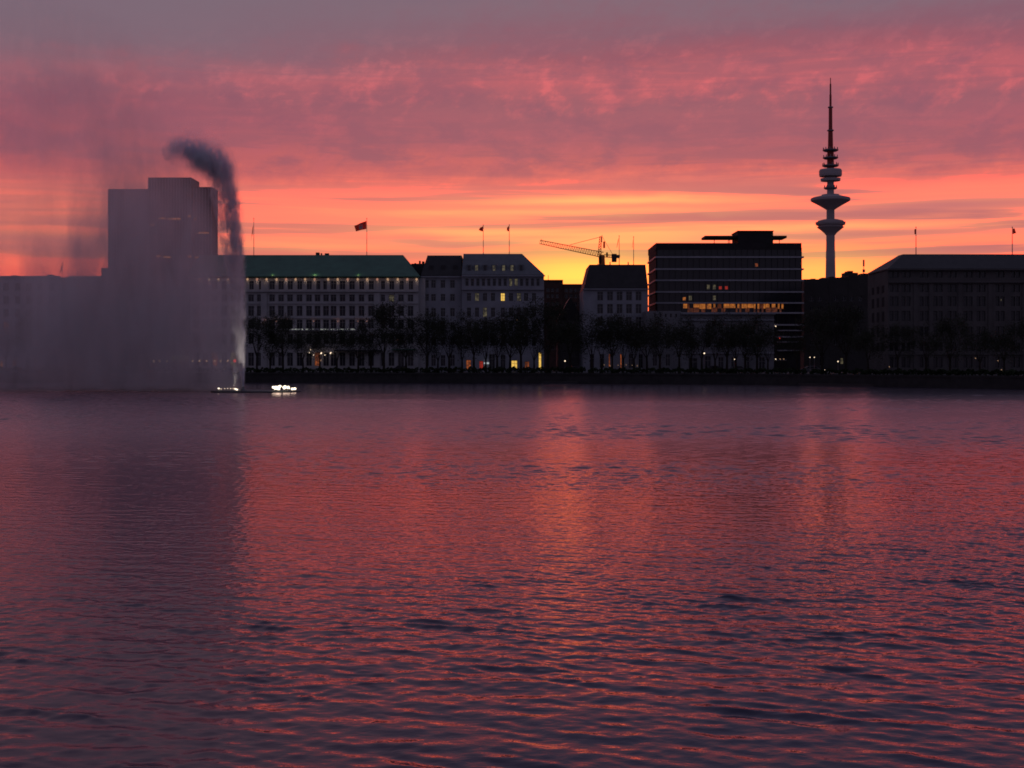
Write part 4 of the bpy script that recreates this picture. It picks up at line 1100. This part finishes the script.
# the water thrown up: tens of thousands of real drops along a ballistic arc that the wind bends left
def jet():
    rng = np.random.default_rng(21)
    P_ = np.array([(243.5, 388), (243.3, 370), (242.6, 330), (241.2, 290), (239, 250), (236, 217), (231.5, 190), (226, 172), (217, 160), (205, 153), (192, 147), (178, 145)], float)
    HW = np.array([.6, 1.6, 3.0, 4.6, 6.0, 7.5, 9.0, 10.5, 12, 12, 11, 9])
    DN = np.array([.5, .25, .12, .12, .3, .7, 1.1, 1.7, 1.9, 1.6, .7, .2])
    s = np.concatenate([[0], np.cumsum(np.hypot(*np.diff(P_, axis=0).T))]); s /= s[-1]
    ncl = 150; V = []
    pdf = np.interp(np.linspace(0, 1, 400), s, DN); pdf /= pdf.sum()
    ts = rng.choice(np.linspace(0, 1, 400), ncl, p=pdf)
    allc = []; alls = []
    for t0 in ts:
        n = rng.integers(50, 190)
        hw = np.interp(t0, s, HW)
        cx, cy = np.interp(t0, s, P_[:, 0]), np.interp(t0, s, P_[:, 1])
        ox, od = rng.normal(0, .42) * hw, rng.normal(0, .5) * hw
        low = t0 < .38
        spx = hw * rng.uniform(.10, .30); spy = (hw * .5 + 1.5) * rng.uniform(.6, 1.6) if not low else hw * 2.5
        q = rng.normal(0, 1, (n, 3))
        px = cx + ox + q[:, 0] * spx; py = cy + q[:, 1] * spy + (abs(ox) * .55 if ox < 0 else ox * .9)
        if not low: px += (py - cy) * -.12
        dp = (od + q[:, 2] * spx * 1.5) * FY / F
        allc.append(np.stack([px, py, dp], 1)); alls.append(rng.uniform(.008, .024, n))
    # falling veil of drops left of the jet, and wisps torn off the top
    n = 9000
    fx_ = 238 - np.abs(rng.normal(0, 20, n)); fy_ = rng.uniform(160, 385, n)
    keep = rng.random(n) < np.clip((fy_ - 150) / 160, .15, 1); fx_, fy_ = fx_[keep], fy_[keep]
    allc.append(np.stack([fx_, fy_, rng.normal(0, 2.2, len(fx_))], 1)); alls.append(rng.uniform(.008, .022, len(fx_)))
    n = 5200
    a = rng.normal(0, 1, (n, 2))
    allc.append(np.stack([188 + a[:, 0] * 13 + rng.normal(0, 4, n), 150 + a[:, 1] * 8 + (a[:, 0] ** 2) * 2.5, rng.normal(0, 1.6, n)], 1)); alls.append(rng.uniform(.010, .026, n))
    c = np.vstack(allc); sz = np.concatenate(alls)[:, None]
    Yw = FY + c[:, 2]
    ctr = np.stack([(c[:, 0] - 512) * FY / F, Yw, EYE + (HOR - c[:, 1]) * FY / F], 1)
    ctr = ctr[ctr[:, 2] > .2] if False else ctr
    ctr[:, 2] = np.maximum(ctr[:, 2], .18)
    n = len(ctr)
    tet = np.array([(1, 1, 1), (1, -1, -1), (-1, 1, -1), (-1, -1, 1)], float) * .7
    an = rng.uniform(0, 6.28, n); ca, sa = np.cos(an), np.sin(an)
    V = np.zeros((n, 4, 3))
    for k in range(4):
        x, y, z = tet[k]
        V[:, k, 0] = ctr[:, 0] + sz[:, 0] * (x * ca - y * sa); V[:, k, 1] = ctr[:, 1] + sz[:, 0] * (x * sa + y * ca); V[:, k, 2] = ctr[:, 2] + sz[:, 0] * z * 2.0
    b = np.arange(n)[:, None] * 4
    T_ = np.stack([b + np.array(f) for f in ((0, 1, 2), (0, 3, 1), (0, 2, 3), (1, 3, 2))], 1).reshape(-1, 3)
    m = bpy.data.materials.new('spray_water'); m.use_nodes = True
    t = NT(m.node_tree); p = t.n['Principled BSDF']
    p.inputs['Base Color'].default_value = (0.68, 0.72, 0.92, 1); p.inputs['Roughness'].default_value = .5
    tl = t.n.new('ShaderNodeBsdfTranslucent'); tl.inputs[0].default_value = (0.70, 0.74, 0.95, 1)
    mx = t.n.new('ShaderNodeMixShader'); mx.inputs[0].default_value = .6
    t.l.new(p.outputs[0], mx.inputs[1]); t.l.new(tl.outputs[0], mx.inputs[2])
    t.l.new(mx.outputs[0], t.n['Material Output'].inputs[0])
    o = fast_mesh('water_jet', V.reshape(-1, 3), T_, m, fo, smooth=True, k=3)
jet()
def plume():
    P_ = [(243.5, 389, 1.2), (243.3, 370, 4.5), (242.2, 330, 11), (240.5, 290, 14.5), (238.5, 250, 17), (235, 217, 20), (230, 190, 22), (225, 172, 21), (215, 160, 25), (202, 154, 26), (188, 150, 23), (174, 151, 17), (162, 155, 6)]
    mb = MB(); mb.tube([(PX(a, FY), FY, PZ(b, FY)) for a, b, _ in P_], [c * FY / F for _, _, c in P_], 14)
    m = bpy.data.materials.new('white_water'); m.use_nodes = True
    t = NT(m.node_tree); t.n.clear(); mo = t.n.new('ShaderNodeOutputMaterial')
    pv = t.n.new('ShaderNodeVolumePrincipled'); t.l.new(pv.outputs[0], mo.inputs['Volume'])
    pv.inputs['Color'].default_value = (0.93, 0.93, 0.97, 1); pv.inputs['Anisotropy'].default_value = 0.3
    g = t.n.new('ShaderNodeNewGeometry'); sp = t.n.new('ShaderNodeSeparateXYZ'); t.l.new(g.outputs['Position'], sp.inputs[0])
    X, Y, Z = sp.outputs; mpp = FY / F
    zt = [PZ(b, FY) for _, b, _ in P_[:9]]; z0, z1 = zt[0], zt[-1]
    x_lo, x_hi = PX(205, FY), PX(250, FY)
    v = t.m('DIVIDE', t.m('SUBTRACT', Z, z0), z1 - z0, clamp=True)
    ax = t.ramp(v, [((z - z0) / (z1 - z0), ((PX(p[0], FY) - x_lo) / (x_hi - x_lo),) * 3 + (1,)) for z, p in zip(zt, P_)])
    hw = t.ramp(v, [((z - z0) / (z1 - z0), (p[2] * .5 * mpp / 3.0,) * 3 + (1,)) for z, p in zip(zt, P_)])
    ax = t.m('MULTIPLY_ADD', ax, x_hi - x_lo, x_lo); hw = t.m('MULTIPLY', hw, 3.0)
    ddx = t.m('SUBTRACT', X, ax)
    side = t.m('MULTIPLY', hw, t.ss(ddx, -.3, .3, 1.4, .42))        # the lee side trails, the windward edge is sharp
    u = t.m('DIVIDE', ddx, side); w = t.m('DIVIDE', t.m('SUBTRACT', Y, FY), hw)
    q = t.m('ADD', t.m('MULTIPLY', u, u), t.m('MULTIPLY', w, w))
    col = t.m('DIVIDE', t.m('EXPONENT', t.m('MULTIPLY', q, -1.0)), hw)
    col = t.m('MULTIPLY', col, t.ss(Z, PZ(160, FY), PZ(172, FY)))
    col = t.m('MULTIPLY', col, t.ss(Z, PZ(330, FY), PZ(200, FY), .72, 1.15))
    def ball(px, py, sx, sy, a):
        return t.m('MULTIPLY', t.m('MULTIPLY', t.gauss(X, PX(px, FY), sx * mpp), t.gauss(Z, PZ(py, FY), sy * mpp)), t.m('MULTIPLY', t.gauss(Y, FY, 1.5), a))
    d = col
    for b in ((221, 170, 9, 11, 1.1), (207, 160, 12, 9, 1.7), (195, 151, 10, 7, .95), (181, 148, 10, 7, .42), (169, 154, 5, 9, .3)): d = t.m('ADD', d, ball(*b))
    n = t.noise(t.xyz(t.m('MULTIPLY', X, .85), t.m('MULTIPLY', Y, .6), t.m('MULTIPLY', Z, .42)), 1.0, 5, .62, .8)
    n2 = t.noise(t.xyz(t.m('MULTIPLY', X, 2.6), t.m('MULTIPLY', Y, 1.2), t.m('MULTIPLY', Z, .8)), 1.0, 3, .6, .3)
    k = t.m('MULTIPLY', t.ss(n, .38, .60, .15, 1.9), t.ss(n2, .35, .62, .4, 1.4))
    t.put(pv.inputs['Density'], t.m('MULTIPLY', d, t.m('MULTIPLY', k, 1.7)))
    o = mb.build('plume', m, fo)
    import bmesh
    bm = bmesh.new(); bm.from_mesh(o.data); bmesh.ops.recalc_face_normals(bm, faces=bm.faces); bm.to_mesh(o.data); bm.free()
    m.cycles.volume_step_rate = 0.35
plume()
# unseen spots added beside the nozzle, aimed upward to brighten the jet
for ox, oy, e in ((1.1, -1.2, 1500), (-1.0, -1.4, 1300)):
    ld = bpy.data.lights.new('jet_uplight', 'SPOT'); ld.energy = e; ld.color = (1.0, .86, .72); ld.spot_size = R(26); ld.spot_blend = 1.0; ld.shadow_soft_size = .2
    lo = bpy.data.objects.new('jet_uplight', ld); COL.objects.link(lo); lo.parent = fo
    lo.location = (ox, oy, .5)
    d_ = np.array((-ox - .35, -oy, 9.0)); d_ /= np.linalg.norm(d_)
    lo.rotation_euler = (math.acos(-d_[2]), 0, math.atan2(-d_[0], d_[1]))

# drifting spray: a real cloud of fine drops, thick beside the jet and thinning down the wind
def spray():
    outline = [(247, 391), (246, 300), (243, 235), (236, 185), (226, 120), (200, 60), (140, 20), (40, -10), (-120, -10), (-260, 40), (-330, 200), (-330, 391)]
    dep = 13.0
    mb = MB(); n = len(outline)
    prof = [(-1.0, .72), (-.72, .93), (0, 1.0), (.72, .93), (1.0, .72)]
    cx, cy = -20, 300
    for dy_, s_ in prof:
        for px, py in outline:
            q = fp(cx + (px - cx) * s_, cy + (py - cy) * s_)
            mb.v.append((q[0], FY + dy_ * dep, max(q[2], .12) if py > 380 else q[2]))
    for l in range(len(prof) - 1):
        for k in range(n): mb.f.append((l * n + k, l * n + (k + 1) % n, (l + 1) * n + (k + 1) % n, (l + 1) * n + k)); mb.mi.append(0)
    mb.f.append(tuple(reversed(range(n)))); mb.mi.append(0)
    mb.f.append(tuple((len(prof) - 1) * n + k for k in range(n))); mb.mi.append(0)
    m = bpy.data.materials.new('fine_spray'); m.use_nodes = True
    t = NT(m.node_tree); t.n.clear()
    out = t.n.new('ShaderNodeOutputMaterial')
    pv = t.n.new('ShaderNodeVolumePrincipled'); t.l.new(pv.outputs[0], out.inputs['Volume'])
    pv.inputs['Color'].default_value = (0.92, 0.915, 0.93, 1)
    pv.inputs['Anisotropy'].default_value = 0.3
    g = t.n.new('ShaderNodeNewGeometry'); sp = t.n.new('ShaderNodeSeparateXYZ'); t.l.new(g.outputs['Position'], sp.inputs[0])
    X, Y, Z = sp.outputs
    mpp = FY / F
    # metres, same frame as the fountain: px = 512 + X / mpp
    px = t.m('MULTIPLY_ADD', X, 1 / mpp, 512.0); py = t.m('MULTIPLY_ADD', Z, -1 / mpp, HOR + EYE / mpp)
    def blob(cx, sx, cy, sy, a): return t.m('MULTIPLY', t.m('MULTIPLY', t.gauss(px, cx, sx), t.gauss(py, cy, sy)), a)
    tau = blob(112, 66, 335, 80, 1.9)
    for b in ((190, 48, 300, 115, 1.05), (122, 48, 225, 72, .95), (20, 190, 320, 75, 1.25), (185, 40, 250, 60, .3), (90, 170, 120, 110, .22), (232, 14, 330, 90, .6)):
        tau = t.m('ADD', tau, blob(*b))
    edge = t.ramp(t.m('DIVIDE', py, 400.0, clamp=True), [(0, (.40, .40, .40, 1)), (.30, (.485, .485, .485, 1)), (.40, (.535, .535, .535, 1)), (.48, (.578, .578, .578, 1)), (.6, (.600, .600, .600, 1)), (.75, (.609, .609, .609, 1)), (1, (.613, .613, .613, 1))])
    ex = t.m('MULTIPLY', edge, 400.0)
    right = t.ss(t.m('SUBTRACT', ex, px), -2.0, t.ss(py, 380.0, 100.0, 8.0, 60.0))
    tau = t.m('MULTIPLY', tau, right)
    nz = t.noise(t.xyz(t.m('MULTIPLY', X, .34), t.m('MULTIPLY', Y, .2), t.m('MULTIPLY', Z, .075)), 1.0, 3, .6, .5)
    n2 = t.noise(t.xyz(t.m('MULTIPLY', X, .12), t.m('MULTIPLY', Y, .1), t.m('MULTIPLY', Z, .07)), 1.0, 3, .55, .3)
    mod = t.m('MULTIPLY', t.ss(nz, .34, .66, .35, 1.8), t.ss(n2, .32, .68, .5, 1.5))
    fy = t.gauss(Y, FY, 7.0)
    dens = t.m('MULTIPLY', t.m('MULTIPLY', tau, mod), t.m('MULTIPLY', fy, 1 / 12.4))
    t.put(pv.inputs['Density'], dens)
    o = mb.build('spray_cloud', m); o['kind'] = 'stuff'
    import bmesh
    bm = bmesh.new(); bm.from_mesh(o.data); bmesh.ops.recalc_face_normals(bm, faces=bm.faces)
    bm.to_mesh(o.data); bm.free()
    tag(o, 'grey veil of fine spray drifting left from the fountain jet', 'spray')
spray()
